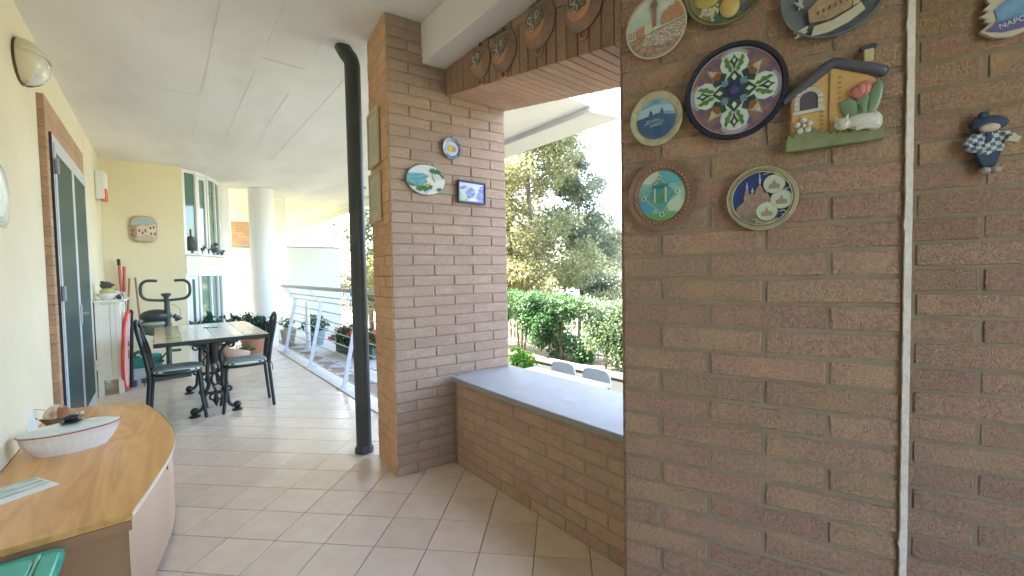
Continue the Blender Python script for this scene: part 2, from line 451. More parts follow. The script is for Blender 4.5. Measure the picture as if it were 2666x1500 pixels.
# ------------------------------------------------------------------ parapet with stone sill
par = thing('brick_parapet', 'low brick parapet below the open window with a grey sill', 'parapet', (1.50, 2.43, 0), R(-90))
MB().box(-.02, 1.62, .0035, .47, -.7, .566).build('mortar', m_mortar_l, par)
row = 0; z = 0.0
while z < .56:
    z1 = min(z+ROWH, .568)
    off = .07 if row % 2 else .20
    js = [off+.2645*k for k in range(8)]
    course_run(par, m_brick_o, 0, 1.62, z, z1, js, 0, .05, gap=.007)
    z = z1; row += 1
sill = MB().prismz([(-.03,.50),(-.03,-.016)]+[(-.03+1.69*k/12, -.016-.020*math.sin(math.pi*k/12)) for k in range(1,12)]+[(1.66,-.016),(1.66,.50)], .570, .602)
sill.build('sill', m_stone, par, bevel=.004)
MB().box(-.004, .0, -.0, .47, 0, .57).build('end_joint', m_mortar_l, par)

# ------------------------------------------------------------------ lintel of upright bricks (its soffit falls towards the pier)
lin = thing('brick_lintel', 'lintel of upright bricks over the open window hung with copper pans', 'lintel', (1.50, 2.45, 0), R(-90))
def zb(u): return 2.478-.172*u
def sheared(u0, u1, y0, y1, f0, f1):
    m = MB(); vs_ = []
    for (u, y) in ((u0,y0),(u1,y0),(u1,y1),(u0,y1)):
        vs_.append((u,y,f0(u)))
    for (u, y) in ((u0,y0),(u1,y0),(u1,y1),(u0,y1)):
        vs_.append((u,y,f1(u)))
    m.add(vs_, [(0,3,2,1),(4,5,6,7),(0,1,5,4),(1,2,6,5),(2,3,7,6),(3,0,4,7)]); return m
sheared(-.02, 1.45, .008, .462, lambda u: zb(u)+.008, lambda u: 2.661).build('mortar', m_mortar_l, lin)
u = -.02
while u < 1.44:
    a, b = u+.0032, u+ROWH-.0032
    top = (lambda q: min(zb(q)+.25, 2.660))
    sheared(a, b, random.uniform(-.002,.002), .468+random.uniform(-.002,.002), zb, top).build('brick', m_brick, lin, bevel=.003)
    u += ROWH
u = .32
for (a, b) in ((.40,.67),(.675,.94),(.945,1.21),(1.215,1.45)):
    sheared(a, b-.006, 0, .02, lambda q: zb(q)+.258, lambda q: min(2.66, zb(q)+.258+.062)).build('brick', m_brick, lin, bevel=.003)
for (a, b) in ((.80,1.07),(1.075,1.34),(1.345,1.45)):
    sheared(a, b-.006, 0, .02, lambda q: zb(q)+.327, lambda q: 2.66).build('brick', m_brick, lin, bevel=.003)

# ------------------------------------------------------------------ right pier and the set-back wall beside it
PX, PY, PRZ = 1.078, .781, math.atan2(-.935, .355)
pier = thing('brick_pier', 'wide brick pier covered with souvenir plates at the right of the opening', 'pier', (PX, PY, 0), PRZ)
MB().box(.007, .645, .0042, .96, 0, CEIL-.001).build('mortar', m_mortar, pier)
Z0 = -.0069
row = 0; z = Z0
while z < CEIL-.01:
    z1 = min(z+ROWH-.0004, CEIL-.002)
    js = [.111,.373] if row % 2 == 0 else [.242,.509]
    course_run(pier, m_brick, 0, .648, max(z, 0), z1, js, 0, .05, gap=.0095)
    z = z1; row += 1
MB().box(-.002, .004, .01, .95, 0, CEIL-.002).build('jamb_face', m_brick, pier)
# rough white plaster bead along the pier's right edge
wb = MB(); pts_l = []
nz_ = 170
vs_, fs_ = [], []
for i in range(nz_+1):
    zz = CEIL*i/nz_-.001*(i == nz_)
    e = .6470+random.uniform(-.0008,.0010)-(.003 if random.random() < .06 else 0)
    vs_ += [(e, -.006, zz), (.6595+random.uniform(-.0004,.0004), -.006, zz), (.6595, .030, zz), (.6465, .030, zz)]
for i in range(nz_):
    for k in range(4):
        a, b = i*4+k, i*4+(k+1) % 4
        fs_.append((a, b, b+4, a+4))
fs_ += [(3,2,1,0), (nz_*4, nz_*4+1, nz_*4+2, nz_*4+3)]
wb.add(vs_, fs_)
wb.build('plaster_bead', M('rough_white_plaster', (.80,.73,.69), .95, (.70,.61,.56), 60, 4, .4, 150), pier)
rw = thing('brick_side_wall', 'set-back brick wall behind the white bead at the far right', 'wall', (PX, PY, 0), PRZ)
MB().box(.60, 2.7, .2602, .96, 0, CEIL-.001).build('mortar', m_mortar, rw)
row = 0; z = Z0+.02
while z < CEIL-.01:
    z1 = min(z+ROWH-.0004, CEIL-.002)
    js = [.858+.2645*k for k in range(-1, 3)] if row % 2 == 0 else [.728+.2645*k for k in range(0, 3)]
    course_run(rw, m_brick, .60, 1.35, max(z, 0), z1, js, .256, .05, gap=.0095)
    z = z1; row += 1

# ------------------------------------------------------------------ left wall, back wall
WX = -.61
lw = MB()
lw.box(-.86, WX, -2.3, 4.21, 0, CEIL+.01); lw.box(-.86, WX, 5.98, 7.85, 0, CEIL+.01); lw.box(-.86, WX, 4.21, 5.98, 2.54, CEIL+.01)
tag(lw.build('wall', m_yellow), 'pale yellow plastered wall with the glazed door on the left', 'wall')
bw = MB().box(-.86, .262, 7.85, 8.1, 0, CEIL+.01)
tag(bw.build('wall', M('back_yellow_plaster', (.74,.67,.47), .92, (.70,.63,.44), 1.6, 5, .10, 180)), 'short yellow wall closing the far left end with a square relief plaque', 'wall')
ew = MB().box(-.86, .2, -1.75, -1.55, 0, CEIL+.01).box(.2, 1.25, -1.75, -1.55, 2.3, CEIL+.01).box(1.25, 3.3, -1.75, -1.55, 0, CEIL+.01)
struct(ew.build('light_block_wall', m_yellow))  # unseen wall added behind the camera; its doorway sets the light on the pier
# skirting of brown slips around the door
ds = thing('door_surround', 'flat terracotta surround framing the glazed double door', 'door surround', (WX, 4.21, 0), R(90))
m_trim = M('brown_trim_slip', (.48,.31,.205), .9, (.40,.255,.165), 20, 5, .3, 80, rand=.07)
def slip(u0, u1, z0, z1): MB().box(u0+.001, u1-.001, -.036, .05, z0+.001, z1-.001).build('brick', m_trim, ds, bevel=.002)
z = 0
while z < 2.33:
    slip(0, .098, z, z+.0665); slip(1.722, 1.80, z, z+.0665); z += .0668
for k in range(7): slip(k*1.8/7, (k+1)*1.8/7, 2.339, 2.448); slip(k*1.8/7, (k+1)*1.8/7, 2.449, 2.56)
# ------------------------------------------------------------------ glazed double door
door = thing('glazed_door', 'tall double glazed door with pale frames and dark teal panes', 'door', (WX, 4.312, 0), R(90))
door.scale = (.902, 1, .977)
fr = MB(); fr.box(0, .045, -.048, .03, 0, 2.388); fr.box(1.75, 1.797, -.048, .03, 0, 2.388); fr.box(.045, 1.75, -.048, .03, 2.33, 2.388); fr.box(.045, 1.75, -.046, .03, 0, .04)
m_da = M('grey_blue_aluminium', (.50,.53,.58), .35)
fr.build('frame', m_da, door, bevel=.004)
MB().box(-.012, .0, -.05, .02, 0, 2.386).build('dark_edge', M('dark_gasket', (.03,.035,.05), .5), door)
for k, (a, b) in enumerate(((.047,.897),(.900,1.748))):
    lf_ = MB(); lf_.box(a, a+.045, -.056, -.01, .042, 2.328); lf_.box(b-.045, b, -.056, -.01, .042, 2.328)
    lf_.box(a+.045, b-.045, -.056, -.01, 2.265, 2.328); lf_.box(a+.045, b-.045, -.056, -.01, .042, .19)
    L = lf_.build('leaf', m_da, door, bevel=.004)
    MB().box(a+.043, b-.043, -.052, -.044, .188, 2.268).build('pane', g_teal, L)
    cur = MB()
    n_ = 26; pts = [(a+.08+(b-a-.16)*i/n_, .012+.010*math.sin(i*1.9)) for i in range(n_+1)]
    for i in range(n_):
        (x0_, y0_), (x1_, y1_) = pts[i], pts[i+1]
        cur.add([(x0_,y0_,.2),(x1_,y1_,.2),(x1_,y1_,2.25),(x0_,y0_,2.25)], [(0,1,2,3)])
    cur.build('curtain', C_('teal_curtain', (.10,.16,.15), .9), L, smooth=60)
for zz in (.28, 1.18, 2.10):
    MB().lathe([(.0,0),(.013,0),(.013,.11),(0,.11)], 10, (.038,-.062,zz)).build('hinge', C_('grey_hinge', (.28,.29,.33), .4), door, smooth=40)
MB().box(.875, .915, -.066, -.056, .95, 1.12).box(.885, .905, -.105, -.066, 1.03, 1.05).build('door_handle', C_('handle_grey', (.45,.46,.47), .3), door, bevel=.003)
MB().box(1.85, 1.862, -.022, .0, 1.98, 2.20).build('shutter_strap_guide', C_('dark_strap', (.05,.05,.05), .7), door, bevel=.002)
MB().box(1.70, 1.86, -.20, -.06, .0, .012).build('door_step', C_('step_grey', (.5,.52,.55), .4), door, bevel=.003)
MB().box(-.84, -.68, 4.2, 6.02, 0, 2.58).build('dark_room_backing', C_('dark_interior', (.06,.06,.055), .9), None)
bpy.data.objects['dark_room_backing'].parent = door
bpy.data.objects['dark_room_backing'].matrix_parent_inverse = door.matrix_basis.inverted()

# ------------------------------------------------------------------ curved bay with windows at the far end
bay = thing('curved_bay_window', 'curved bay with tall green glazed windows and a marble ledge at the far end', 'bay window', (0,0,0))
BP = [(.268,7.92),(.43,8.03),(.585,8.28),(.70,8.55),(.775,8.80)]
def seg_box(mb, a, b, z0, z1, t0=-.02, t1=.06, e=0.0):
    a, b = Vector(a), Vector(b); d = (b-a).normalized(); n_ = Vector((d.y, -d.x))
    a = a-d*e; b = b+d*e
    q = [a+n_*-t0, b+n_*-t0, b-n_*t1, a-n_*t1]
    mb.prismz([(v.x, v.y) for v in q], z0, z1)
sp = MB()
for a, b in zip(BP, BP[1:]): seg_box(sp, a, b, 1.372, 1.640, -.016, .10, .004)
sp.build('spandrel', m_cream, bay, bevel=.003)
sl_ = MB()
off = [(.262,7.872),(.455,7.975),(.625,8.24),(.745,8.52),(.835,8.80)]
sl_.prismz(off+[(.80,8.86),(.62,8.42),(.45,8.15),(.262,8.0)], 1.642, 1.675)
sl_.build('ledge', M('marble_ledge', (.70,.68,.64), .4, (.62,.60,.56), 8, 5), bay, bevel=.004)
lo_ = MB()
for a, b in zip(BP, BP[1:]): seg_box(lo_, a, b, 0, .42, 0.006, .10, .004)
lo_.build('base_wall', m_cream, bay)
for (z0, z1) in ((1.676, 2.905), (.42, 1.371)):
    f = MB()
    for k, p in enumerate(BP):
        d = (Vector(BP[min(k+1,4)])-Vector(BP[max(k-1,0)])).normalized()*.026
        seg_box(f, (p[0]-d.x*.8, p[1]-d.y*.8), (p[0]+d.x*.8, p[1]+d.y*.8), z0, z1, -.012, .05)
    for a, b in zip(BP, BP[1:]):
        seg_box(f, a, b, z1-.035, z1, -.010, .045); seg_box(f, a, b, z0, z0+.035, -.010, .045)
    fo = f.build('window_frame', m_alu, bay)
    for k, (a, b) in enumerate(zip(BP, BP[1:])):
        gmb = MB(); seg_box(gmb, a, b, z0+.03, z1-.03, .012, .020)
        gmb.build('pane', g_green, fo)
        if k in (1, 0) and (z0 > 1 and k == 1 or z0 < 1 and k == 0):
            sa = MB(); A, B = Vector(a), Vector(b); d = (B-A).normalized(); Lg = (B-A).length
            for (t0, t1, y0, y1) in ((.03,.075,z0+.04,z1-.04),(Lg-.075,Lg-.03,z0+.04,z1-.04)):
                seg_box(sa, A+d*t0, A+d*t1, y0, y1, -.004, .012)
            seg_box(sa, A+d*.075, A+d*(Lg-.075), z1-.085, z1-.04, -.004, .012); seg_box(sa, A+d*.075, A+d*(Lg-.075), z0+.04, z0+.085, -.004, .012)
            sa.build('sash', m_alu, fo)
inr = MB()
for a, b in zip(BP, BP[1:]): seg_box(inr, (a[0]-.25,a[1]+.22), (b[0]-.25,b[1]+.22), .3, CEIL-.02, 0, .05)
inr.build('pale_blind', C_('pale_blind', (.55,.62,.58), .9), bay)
hd = MB()
for a, b in zip(BP, BP[1:]): seg_box(hd, a, b, 2.905, CEIL-.001, -.014, .1, .004)
hd.build('head_strip', m_white, bay)

# ornaments on the bay ledge
m_fig = C_('dark_bronze', (.05,.055,.055), .45)
def on_ledge(t, out=.035):
    L = [Vector(p) for p in off]; s = t*(len(L)-1); i = min(int(s), len(L)-2); q = L[i].lerp(L[i+1], s-i)
    d = (L[i+1]-L[i]).normalized(); n_ = Vector((-d.y, d.x)); q = q+n_*out
    return (q.x, q.y, 1.675)
o = MB().lathe([(0,0),(.045,0),(.03,.012),(.028,.03),(.075,.085),(.08,.13),(.055,.185),(.045,.20),(.05,.23),(.042,.245),(.012,.26),(.011,.33),(.014,.36),(0,.365)], 20).build('bronze_urn', m_fig, smooth=45, loc=on_ledge(.14, .06))
tag(o, 'dark spired urn, tallest ornament on the bay ledge', 'urn')
def bird(name, t, s, label, up=0.0, out=.04, rz=.4):
    m = MB().ball((0,0,.05*s+up), (.022*s,.05*s,.035*s)).ball((0,-.045*s,.09*s+up), .022*s, 10, 6)
    m.tube([(0,-.06*s,.09*s+up),(0,-.09*s,.085*s+up)], [.008*s,.001], 6).tube([(0,.035*s,.055*s+up),(0,.10*s,.095*s+up)], [.018*s,.004*s], 6)
    m.tube([(0,0,.03*s+up),(0,0,0)], [.010*s,.012*s], 6).lathe([(0,0),(.03*s,0),(.03*s,.008*s),(0,.008*s)], 10)
    tag(m.build(name, m_fig, smooth=50, loc=on_ledge(t, out), rot=(0,0,rz)), label, 'figurine', 'dark figurines on the bay ledge')
bird('bird_figurine', .34, .8, 'small dark bird just right of the spired urn', .03, rz=2.0)
bird('bird_figurine', .62, 1.35, 'larger dark bird with raised tail in the middle of the ledge ornaments', .05, rz=2.4)
bird('bird_figurine', .95, .9, 'small dark bird at the right end of the bay ledge', 0, rz=1.1)
o = MB().tube(smooth_path([(0,0,0),(.01,.0,.06),(-.02,0,.10),(-.03,0,.15)]), [.02,.014,.012]+[.010]*16, 8).tube(smooth_path([(0,0,.05),(.04,0,.09),(.05,0,.14)]), .009, 8).ball((-.03,0,.155), .018, 10, 6).ball((.052,0,.145), .014, 10, 6).build('dancing_figurine', m_fig, smooth=50, loc=on_ledge(.47, .05))
tag(o, 'thin dark forked figurine between the urn and the larger bird', 'figurine', 'dark figurines on the bay ledge')
o = MB().lathe([(0,0),(.035,0),(.045,.05),(.04,.09),(.02,.11),(.025,.13),(0,.13)], 16).tube(smooth_path([(.04,0,.08),(.07,0,.09),(.07,0,.05),(.045,0,.03)]), .006, 6).build('small_jug', C_('slate_glaze', (.09,.11,.13), .3), smooth=50, loc=on_ledge(.76, .05))
tag(o, 'small slate blue jug with handle near the right of the ledge', 'jug')

# ------------------------------------------------------------------ columns and far walls
pc = MB().lathe([(.17,0),(.17,CEIL-.001)], 40, (.80, 9.20, 0)).build('round_column', m_white, smooth=40)
tag(pc, 'round white column beside the curved bay window', 'column', 'round columns')
pc = MB().lathe([(.205,0),(.205,CEIL-.001)], 40, (1.445, 9.00, 0)).build('round_column', m_white, smooth=40)
tag(pc, 'free-standing round white column behind the dining table, next to the railing', 'column', 'round columns')
rc = thing('recess_wall', 'narrow cream wall with an opening between the two round columns', 'wall', (.7, 9.75, 0))
wr_ = MB().box(0, 1.3, 0, .12, 0, 1.885).box(0, 1.3, 0, .12, 2.40, CEIL-.001).box(0, .345, 0, .12, 1.885, 2.40).box(.66, 1.3, 0, .12, 1.885, 2.40)
wr_.build('wall_face', m_cream, rc)
MB().box(.10, .80, -.05, .15, 1.887, 1.915).build('stone_cap', m_stone, rc, bevel=.004)
bb = thing('distant_brick_panel', 'small patch of red brick wall seen through the narrow opening', 'brick wall', (.9, 11.2, 1.5))
MB().box(0, 1.4, .01, .2, -1.5, 1.5).build('mortar', m_mortar, bb)
for r_ in range(22):
    js = [(.13 if r_ % 2 else .0)+.265*k for k in range(1, 6)]
    course_run(bb, m_brick, 0, 1.4, r_*ROWH-.2, (r_+1)*ROWH-.2, js, 0, .05, gap=.008)
nw = thing('partition_wall', 'low cream partition wall with a coping beyond the railing', 'partition wall', (1.75, 10.1, 0))
MB().box(0, 1.42, 0, .14, -.7, 1.93).build('wall_face', M('weathered_cream', (.64,.63,.56), .92, (.60,.585,.51), 1.5, 6, .08, 160), nw)
MB().box(-.02, 1.44, -.03, .17, 1.932, 1.965).build('coping', m_stone, nw, bevel=.004)
jb = thing('junction_box', 'small white junction box with conduit on the partition wall', 'electric box', (1.86, 10.095, 1.18))
MB().box(-.06, .06, -.06, 0, 0, .20).build('box', m_alu, jb, bevel=.006)
MB().lathe([(.013,-1.18),(.013,0)], 8, (0,-.025,0)).build('conduit', C_('beige_conduit', (.62,.57,.48), .5), jb, smooth=40)

# ------------------------------------------------------------------ railing
rl = thing('railing', 'pale grey steel railing with kinked posts and horizontal rods', 'railing', (1.565, 0, 0))
for y in (3.62, 4.99, 6.47, 8.03):
    p = MB(); ax = [(0,.012),(.19,.90),(.03,1.115)]
    pr = [(-.022,.012),(.028,.012),(.216,.902),(.064,1.125),(.004,1.125),(.164,.895)]
    p.prism(pr, y-.006, y+.006)
    po = p.build('post', m_steel, rl, bevel=.002)
    MB().box(-.075, .085, y-.05, y+.05, .012, .022).build('foot_plate', m_steel, po, bevel=.002)
hr = MB().tube([(.03, 3.40, 1.125),(.03, 8.25, 1.140)], .024, 12); hr.build('handrail', m_steel, rl, smooth=40)
for k in range(9):
    t = k/8
    if t < .84: x = .02+.17*(t/.84); zz = .075+.80*(t/.84)
    else: x = .19-.10*(t-.84)/.16; zz = .90+.11*(t-.84)/.16
    MB().tube([(x+.028, 3.40, zz),(x+.028, 8.12, zz)], .0075, 8).build('rod', m_steel, rl, smooth=40)
wp = MB().lathe([(.035,-.02),(.035,.86)], 14, (1.92, 7.95, 0)).build('white_post', m_alu, smooth=40)
tag(wp, 'short white post standing just behind the first railing post', 'post')

# ------------------------------------------------------------------ downpipe
dp = thing('downpipe', 'dark painted downpipe from ceiling to floor beside the brick pillar', 'downpipe', (1.098, 3.08, 0))
MB().tube([(0,0,.0),(0,0,2.74)]+smooth_path([(0,0,2.795),(-.010,.004,2.84),(-.035,.014,2.875),(-.062,.026,CEIL+.012)], 5), .054, 20).build('pipe', m_pipe, dp, smooth=50)
MB().lathe([(.054,0),(.066,0),(.066,.03),(.056,.05),(.054,.05)], 20).build('collar', m_pipe, dp, smooth=40)
MB().tube([(.05,.02,1.95),(.085,.05,1.95)], .008, 6).build('bracket', m_pipe, dp)
MB().tube([(.05,.02,.80),(.085,.05,.80)], .008, 6).build('bracket', m_pipe, dp)

# ------------------------------------------------------------------ wall lamp, siren, oval plate on the left wall
lp = thing('wall_lamp', 'cream quarter-globe wall lamp with frosted glass near the ceiling', 'wall lamp', (WX, 3.80, 2.595), R(90))
def cap(mb, rx, ry, rz, a0, a1, b0, b1, n=14, m=10, y=-.0):
    vs_, fs_ = [], []
    for i in range(m+1):
        for k in range(n+1):
            th = R(a0+(a1-a0)*k/n); ph = R(b0+(b1-b0)*i/m)
            vs_.append((rx*math.cos(th)*math.cos(ph), y-ry*math.sin(th)*math.cos(ph), rz*math.sin(ph)))
    for i in range(m):
        for k in range(n): fs_.append((i*(n+1)+k, i*(n+1)+k+1, (i+1)*(n+1)+k+1, (i+1)*(n+1)+k))
    return mb.add(vs_, fs_)
MB().lathe([(0,0),(.17,0),(.17,.012),(0,.014)], 36, axis='y', sy=.74).build('back_plate', C_('dark_brown_plate', (.16,.11,.06), .6), lp, smooth=40)  # back plate in one dark brown
cv = MB(); cap(cv, .178, .125, .130, 0, 180, 12, 90, y=-.014); cap(cv, .178, .125, .130, 0, 40, -70, 12, y=-.014); cap(cv, .178, .125, .130, 140, 180, -70, 12, y=-.014)
o = cv.build('cover', M('cream_lamp_cover', (.66,.60,.44), .45), lp, smooth=50)
o.modifiers.new('s', 'SOLIDIFY').thickness = .006
gl = MB(); cap(gl, .165, .115, .121, 0, 180, -85, 30, y=-.014)
gl.build('frosted_glass', M('frosted_glass', (.62,.63,.58), .15, spec=.7), lp, smooth=60)
si = thing('alarm_siren', 'white alarm siren box with a red lens in the far left corner', 'alarm siren', (WX, 7.30, 2.30), R(90))
MB().box(0, .26, -.10, 0, 0, .36).build('case', m_alu, si, bevel=.02, seg=3, )
MB().box(.0, .20, -.105, -.04, -.008, .010).box(-.004,.20,-.1045,-.090,.011,.14).build('red_lens', C_('red_lens', (.75,.10,.03), .25), si, bevel=.006)
pl_ = thing('oval_wall_plate', 'grey green oval plate cut off by the left edge', 'plate', (WX, 3.165, 1.715), R(90))
MB().lathe([(0,.004),(.05,.006),(.105,.012),(.135,.022),(.14,.02),(.12,.002),(0,0)], 40, axis='y', sy=1.12).build('dish', M('grey_green_glaze', (.36,.42,.38), .25, (.52,.53,.50), 7, 4), pl_, smooth=50)
MB().prism(clip([(-.09,-.1),(.09,-.1),(.09,-.02),(.03,.0),(-.02,.03),(-.09,-.01)], circ(0,0,.1)), -.015, -.010).build('pale_motif', C_('pale_motif', (.66,.68,.70), .4), pl_)

# square relief plaque on the back wall
sq = thing('relief_plaque', 'rounded square relief plaque of a village street on the yellow back wall', 'plaque', (-.187, 7.845, 1.995))
rsq = [(x*.150, z*.185) for x, z in [(math.copysign(abs(math.cos(R(a)))**.55, math.cos(R(a))), math.copysign(abs(math.sin(R(a)))**.55, math.sin(R(a)))) for a in range(0, 360, 8)]]
MB().prism(rsq, -.022, 0).build('body', M('plaque_stone', (.40,.33,.24), .7, (.55,.46,.33), 14, 6, .4, 40), sq, bevel=.006, smooth=60)
ins = [(x*.86, z*.86) for x, z in rsq]
MB().prism(clip([(-.2,.05),(.2,.09),(.2,.2),(-.2,.2)], ins), -.026, -.021).build('relief_sky', C_('plaque_sky', (.35,.42,.42), .7), sq)
for (pts, c) in (([(-.2,.07),(-.07,.03),(-.07,-.12),(-.2,-.14)], (.36,.24,.17)), ([(-.07,.03),(.0,.07),(.05,.03),(.05,-.08),(-.07,-.10)], (.62,.52,.38)), ([(.05,.05),(.16,.09),(.16,-.13),(.05,-.08)], (.66,.60,.48)), ([(-.2,-.13),(.0,-.09),(.2,-.12),(.2,-.2),(-.2,-.2)], (.50,.41,.31))):
    MB().prism(clip(pts, ins), -.030, -.021).build('relief_house', C_('plaque_%d' % int(c[0]*1000+c[1]*100), c, .8), sq, bevel=.002)
for (x, zz) in ((-.045,-.02),(-.01,-.05),(.02,-.02),(.075,.02),(.11,.03),(.08,-.06),(.12,-.06),(-.11,-.02),(-.12,-.08)):
    MB().box(x-.009, x+.009, -.033, -.026, zz-.018, zz+.018).build('relief_window', C_('plaque_dark', (.13,.10,.07), .8), sq)

# ------------------------------------------------------------------ low curved cabinet with things on it
def curve_front(y):                                        # x of the curved front
    ys = [2.10,2.40,2.70,2.95,3.20,3.50,3.80,3.97,4.06]; xs = [-.122,-.052,.000,.018,.008,-.040,-.105,-.160,-.28]
    for i in range(len(ys)-1):
        if ys[i] <= y <= ys[i+1]:
            t = (y-ys[i])/(ys[i+1]-ys[i]); return Vector(smooth_path([(ys[k], xs[k], 0) for k in range(len(ys))], 8)[i*8+int(t*7.99)]).y
    return xs[-1]
edge = [(p.y, p.x) for p in smooth_path([(2.10,-.122,0),(2.40,-.055,0),(2.70,-.002,0),(2.95,.016,0),(3.20,.005,0),(3.50,-.040,0),(3.80,-.105,0),(3.96,-.165,0),(4.04,-.29,0),(4.10,-.45,0),(4.11,-.605,0)], 6)]
cab = thing('curved_low_cabinet', 'low wooden cabinet with a curved front against the left wall', 'cabinet', (0,0,0))
MB().prismz([(-.605,2.10)]+edge, .404, .430).build('wooden_top', m_teak, cab, bevel=.002)
inner = [(x-.012, y+.004 if i == 0 else y-.004*(i > 50)) for i, (x, y) in enumerate(edge)]
shell = MB(); N_ = len(inner)
for i in range(N_-1):
    (x0_,y0_), (x1_,y1_) = inner[i], inner[i+1]
    shell.add([(x0_,y0_,.03),(x1_,y1_,.03),(x1_,y1_,.403),(x0_,y0_,.403)], [(0,1,2,3)])
sh = shell.build('curved_front', m_front, cab, smooth=70)
em = MB().tube([(x+.0015, y, .417) for x, y in edge[:60]], .0125, 4); 
ed = MB()
for i in range(len(edge)-1):
    (x0_,y0_), (x1_,y1_) = edge[i], edge[i+1]
    ed.add([(x0_+.002,y0_,.416),(x1_+.002,y1_,.416),(x1_+.002,y1_,.4295),(x0_+.002,y0_,.4295)], [(0,1,2,3)])
ed.build('pale_edge_band', C_('cream_edging', (.74,.68,.60), .4), cab, smooth=70)
MB().box(-.605, -.1345, 2.108, 2.130, .0, .402).build('side_panel', m_teak_d, cab)
MB().box(-.605, -.124, 2.1005, 2.1075, .368, .403).build('top_rail', m_teak_d, cab)
MB().box(-.605, -.20, 2.14, 3.95, .0, .03).build('plinth', m_teak_d, cab)
kx, ky = next((p for p in edge if p[1] > 2.62))
MB().lathe([(0,0),(.008,0),(.008,.004),(0,.004)], 12, (kx-.012, ky, .375), axis='x').build('lock', C_('lock_dark', (.05,.05,.05), .4), cab)

tur = thing('oval_tureen', 'white ribbed oval dish with glass lid and red rim on the wooden top', 'dish', (-.395, 3.13, .430), R(12))
prof = [(.118,0),(.130,.0),(.134,.008),(.152,.035),(.168,.070),(.178,.104),(.184,.107),(.181,.112),(.168,.102),(.08,.02),(0,.018)]
vs_, fs_ = [], []; n_ = 96
for j, (r_, h) in enumerate(prof):
    for k in range(n_):
        a = 2*math.pi*k/n_; rr = r_*(1+(.012*math.cos(32*a) if 2 < j < 5 else 0))
        vs_.append((rr*1.05*math.cos(a), rr*.66*math.sin(a), h))
for j in range(len(prof)-1):
    for k in range(n_): fs_.append((j*n_+k, j*n_+(k+1) % n_, (j+1)*n_+(k+1) % n_, (j+1)*n_+k))
fs_.append(tuple(range(n_-1,-1,-1)))
MB().add(vs_, fs_).build('dish_body', m_porc, tur, smooth=50)
MB().tube([(.182*1.05*math.cos(2*math.pi*k/64), .182*.66*math.sin(2*math.pi*k/64), .1095) for k in range(64)], .0026, 6, closed=True).build('red_rim', C_('red_glaze', (.50,.07,.06), .2), tur, smooth=50)
MB().lathe([(.176,.113),(.172,.116),(.13,.127),(.06,.134),(0,.136),(0,.132),(.06,.130),(.13,.123),(.170,.113)], 48, sx=1.05, sy=.66).build('glass_lid', M('lid_glass', (.63,.70,.69), .06, spec=.8, coat=.6), tur, smooth=60)
kb = MB().lathe([(0,.0),(.030,.0),(.042,.005),(.036,.010),(.024,.014),(.030,.020),(.036,.025),(.033,.033),(.018,.039),(0,.040)], 24, (0,0,.136)).build('knob', C_('black_knob', (.02,.022,.03), .25), tur, smooth=50)

sb = thing('shell_boat_ornament', 'little boat ornament with a large brown shell as its sail', 'ornament', (-.500, 3.66, .430), R(-8))
MB().add([(x*s,y*s*.32,z_) for (s,z_) in ((.55,.0),(.8,.03),(1.0,.055)) for (x,y) in ((-.10,0),(-.05,.09),(.04,.09),(.10,0),(.04,-.09),(-.05,-.09))], [(5,4,3,2,1,0)]+[(r_*6+k, r_*6+(k+1) % 6, (r_+1)*6+(k+1) % 6, (r_+1)*6+k) for r_ in range(2) for k in range(6)]+[(12,13,14,15,16,17)]).build('hull', M('driftwood', (.25,.19,.12), .8, (.16,.12,.07), 18, 5, .3, 50), sb)
she = MB(); vs_ = []; fs_ = []; n1, n2_ = 26, 10
for i in range(n2_+1):
    for k in range(n1+1):
        t = math.pi*(k/n1); r_ = .066*(i/n2_)*(1+.03*math.cos(26*t)); 
        vs_.append((-.01+r_*math.cos(t)*.95, -.02-.045*math.cos(i/n2_*1.4), .062+r_*math.sin(t)*1.15))
for i in range(n2_):
    for k in range(n1): fs_.append((i*(n1+1)+k, i*(n1+1)+k+1, (i+1)*(n1+1)+k+1, (i+1)*(n1+1)+k))
o = she.add(vs_, fs_).build('scallop_shell', M('shell_surface', (.72,.60,.46), .4, (.30,.11,.04), 11, 3, .1, 40, stretch=(1.6,1,.35), lo=.45, hi=.55), sb, smooth=70)
o.modifiers.new('s', 'SOLIDIFY').thickness = .004
for (x, y, s) in ((.06,-.01,.018),(.085,.0,.014),(.07,.02,.013),(.045,-.025,.015),(.09,-.02,.011)):
    MB().ball((x,y,.062), (s,s,s*.8), 10, 6).build('pebble', M('pale_pebble', (.55,.52,.42), .6, (.30,.29,.24), 30), sb, smooth=60)
MB().tube([(-.10,0,.055),(-.17,.005,.135)], .003, 6).tube([(-.17,.005,.135),(-.02,-.02,.10)], .0018, 5).tube([(-.17,.005,.135),(-.12,.0,.0)], .003, 6).build('rigging', C_('grey_stick', (.30,.28,.25), .6), sb)
cd = thing('postcard', 'pale upright card leaning on the wall behind the shell boat', 'card', (-.585, 3.52, .430), R(82), rot=(R(-14), 0, R(80)))
MB().box(-.06, .06, -.001, .001, 0, .155).build('card', C_('pale_card', (.68,.72,.70), .4), cd)
ph = thing('photo_print', 'green tinted landscape photo print lying near the left edge of the wooden top', 'photo', (-.50, 2.66, .4305), R(30))
MB().box(-.135, .085, -.105, .085, 0, .002).build('paper', C_('photo_paper', (.78,.78,.77), .3), ph)
MB().box(-.135, .079, -.050, .080, .0021, .0026).build('picture', M('photo_landscape', (.30,.42,.36), .2, (.66,.72,.68), 14, 5, stretch=(.6,2.2,1), lo=.42, hi=.58), ph)

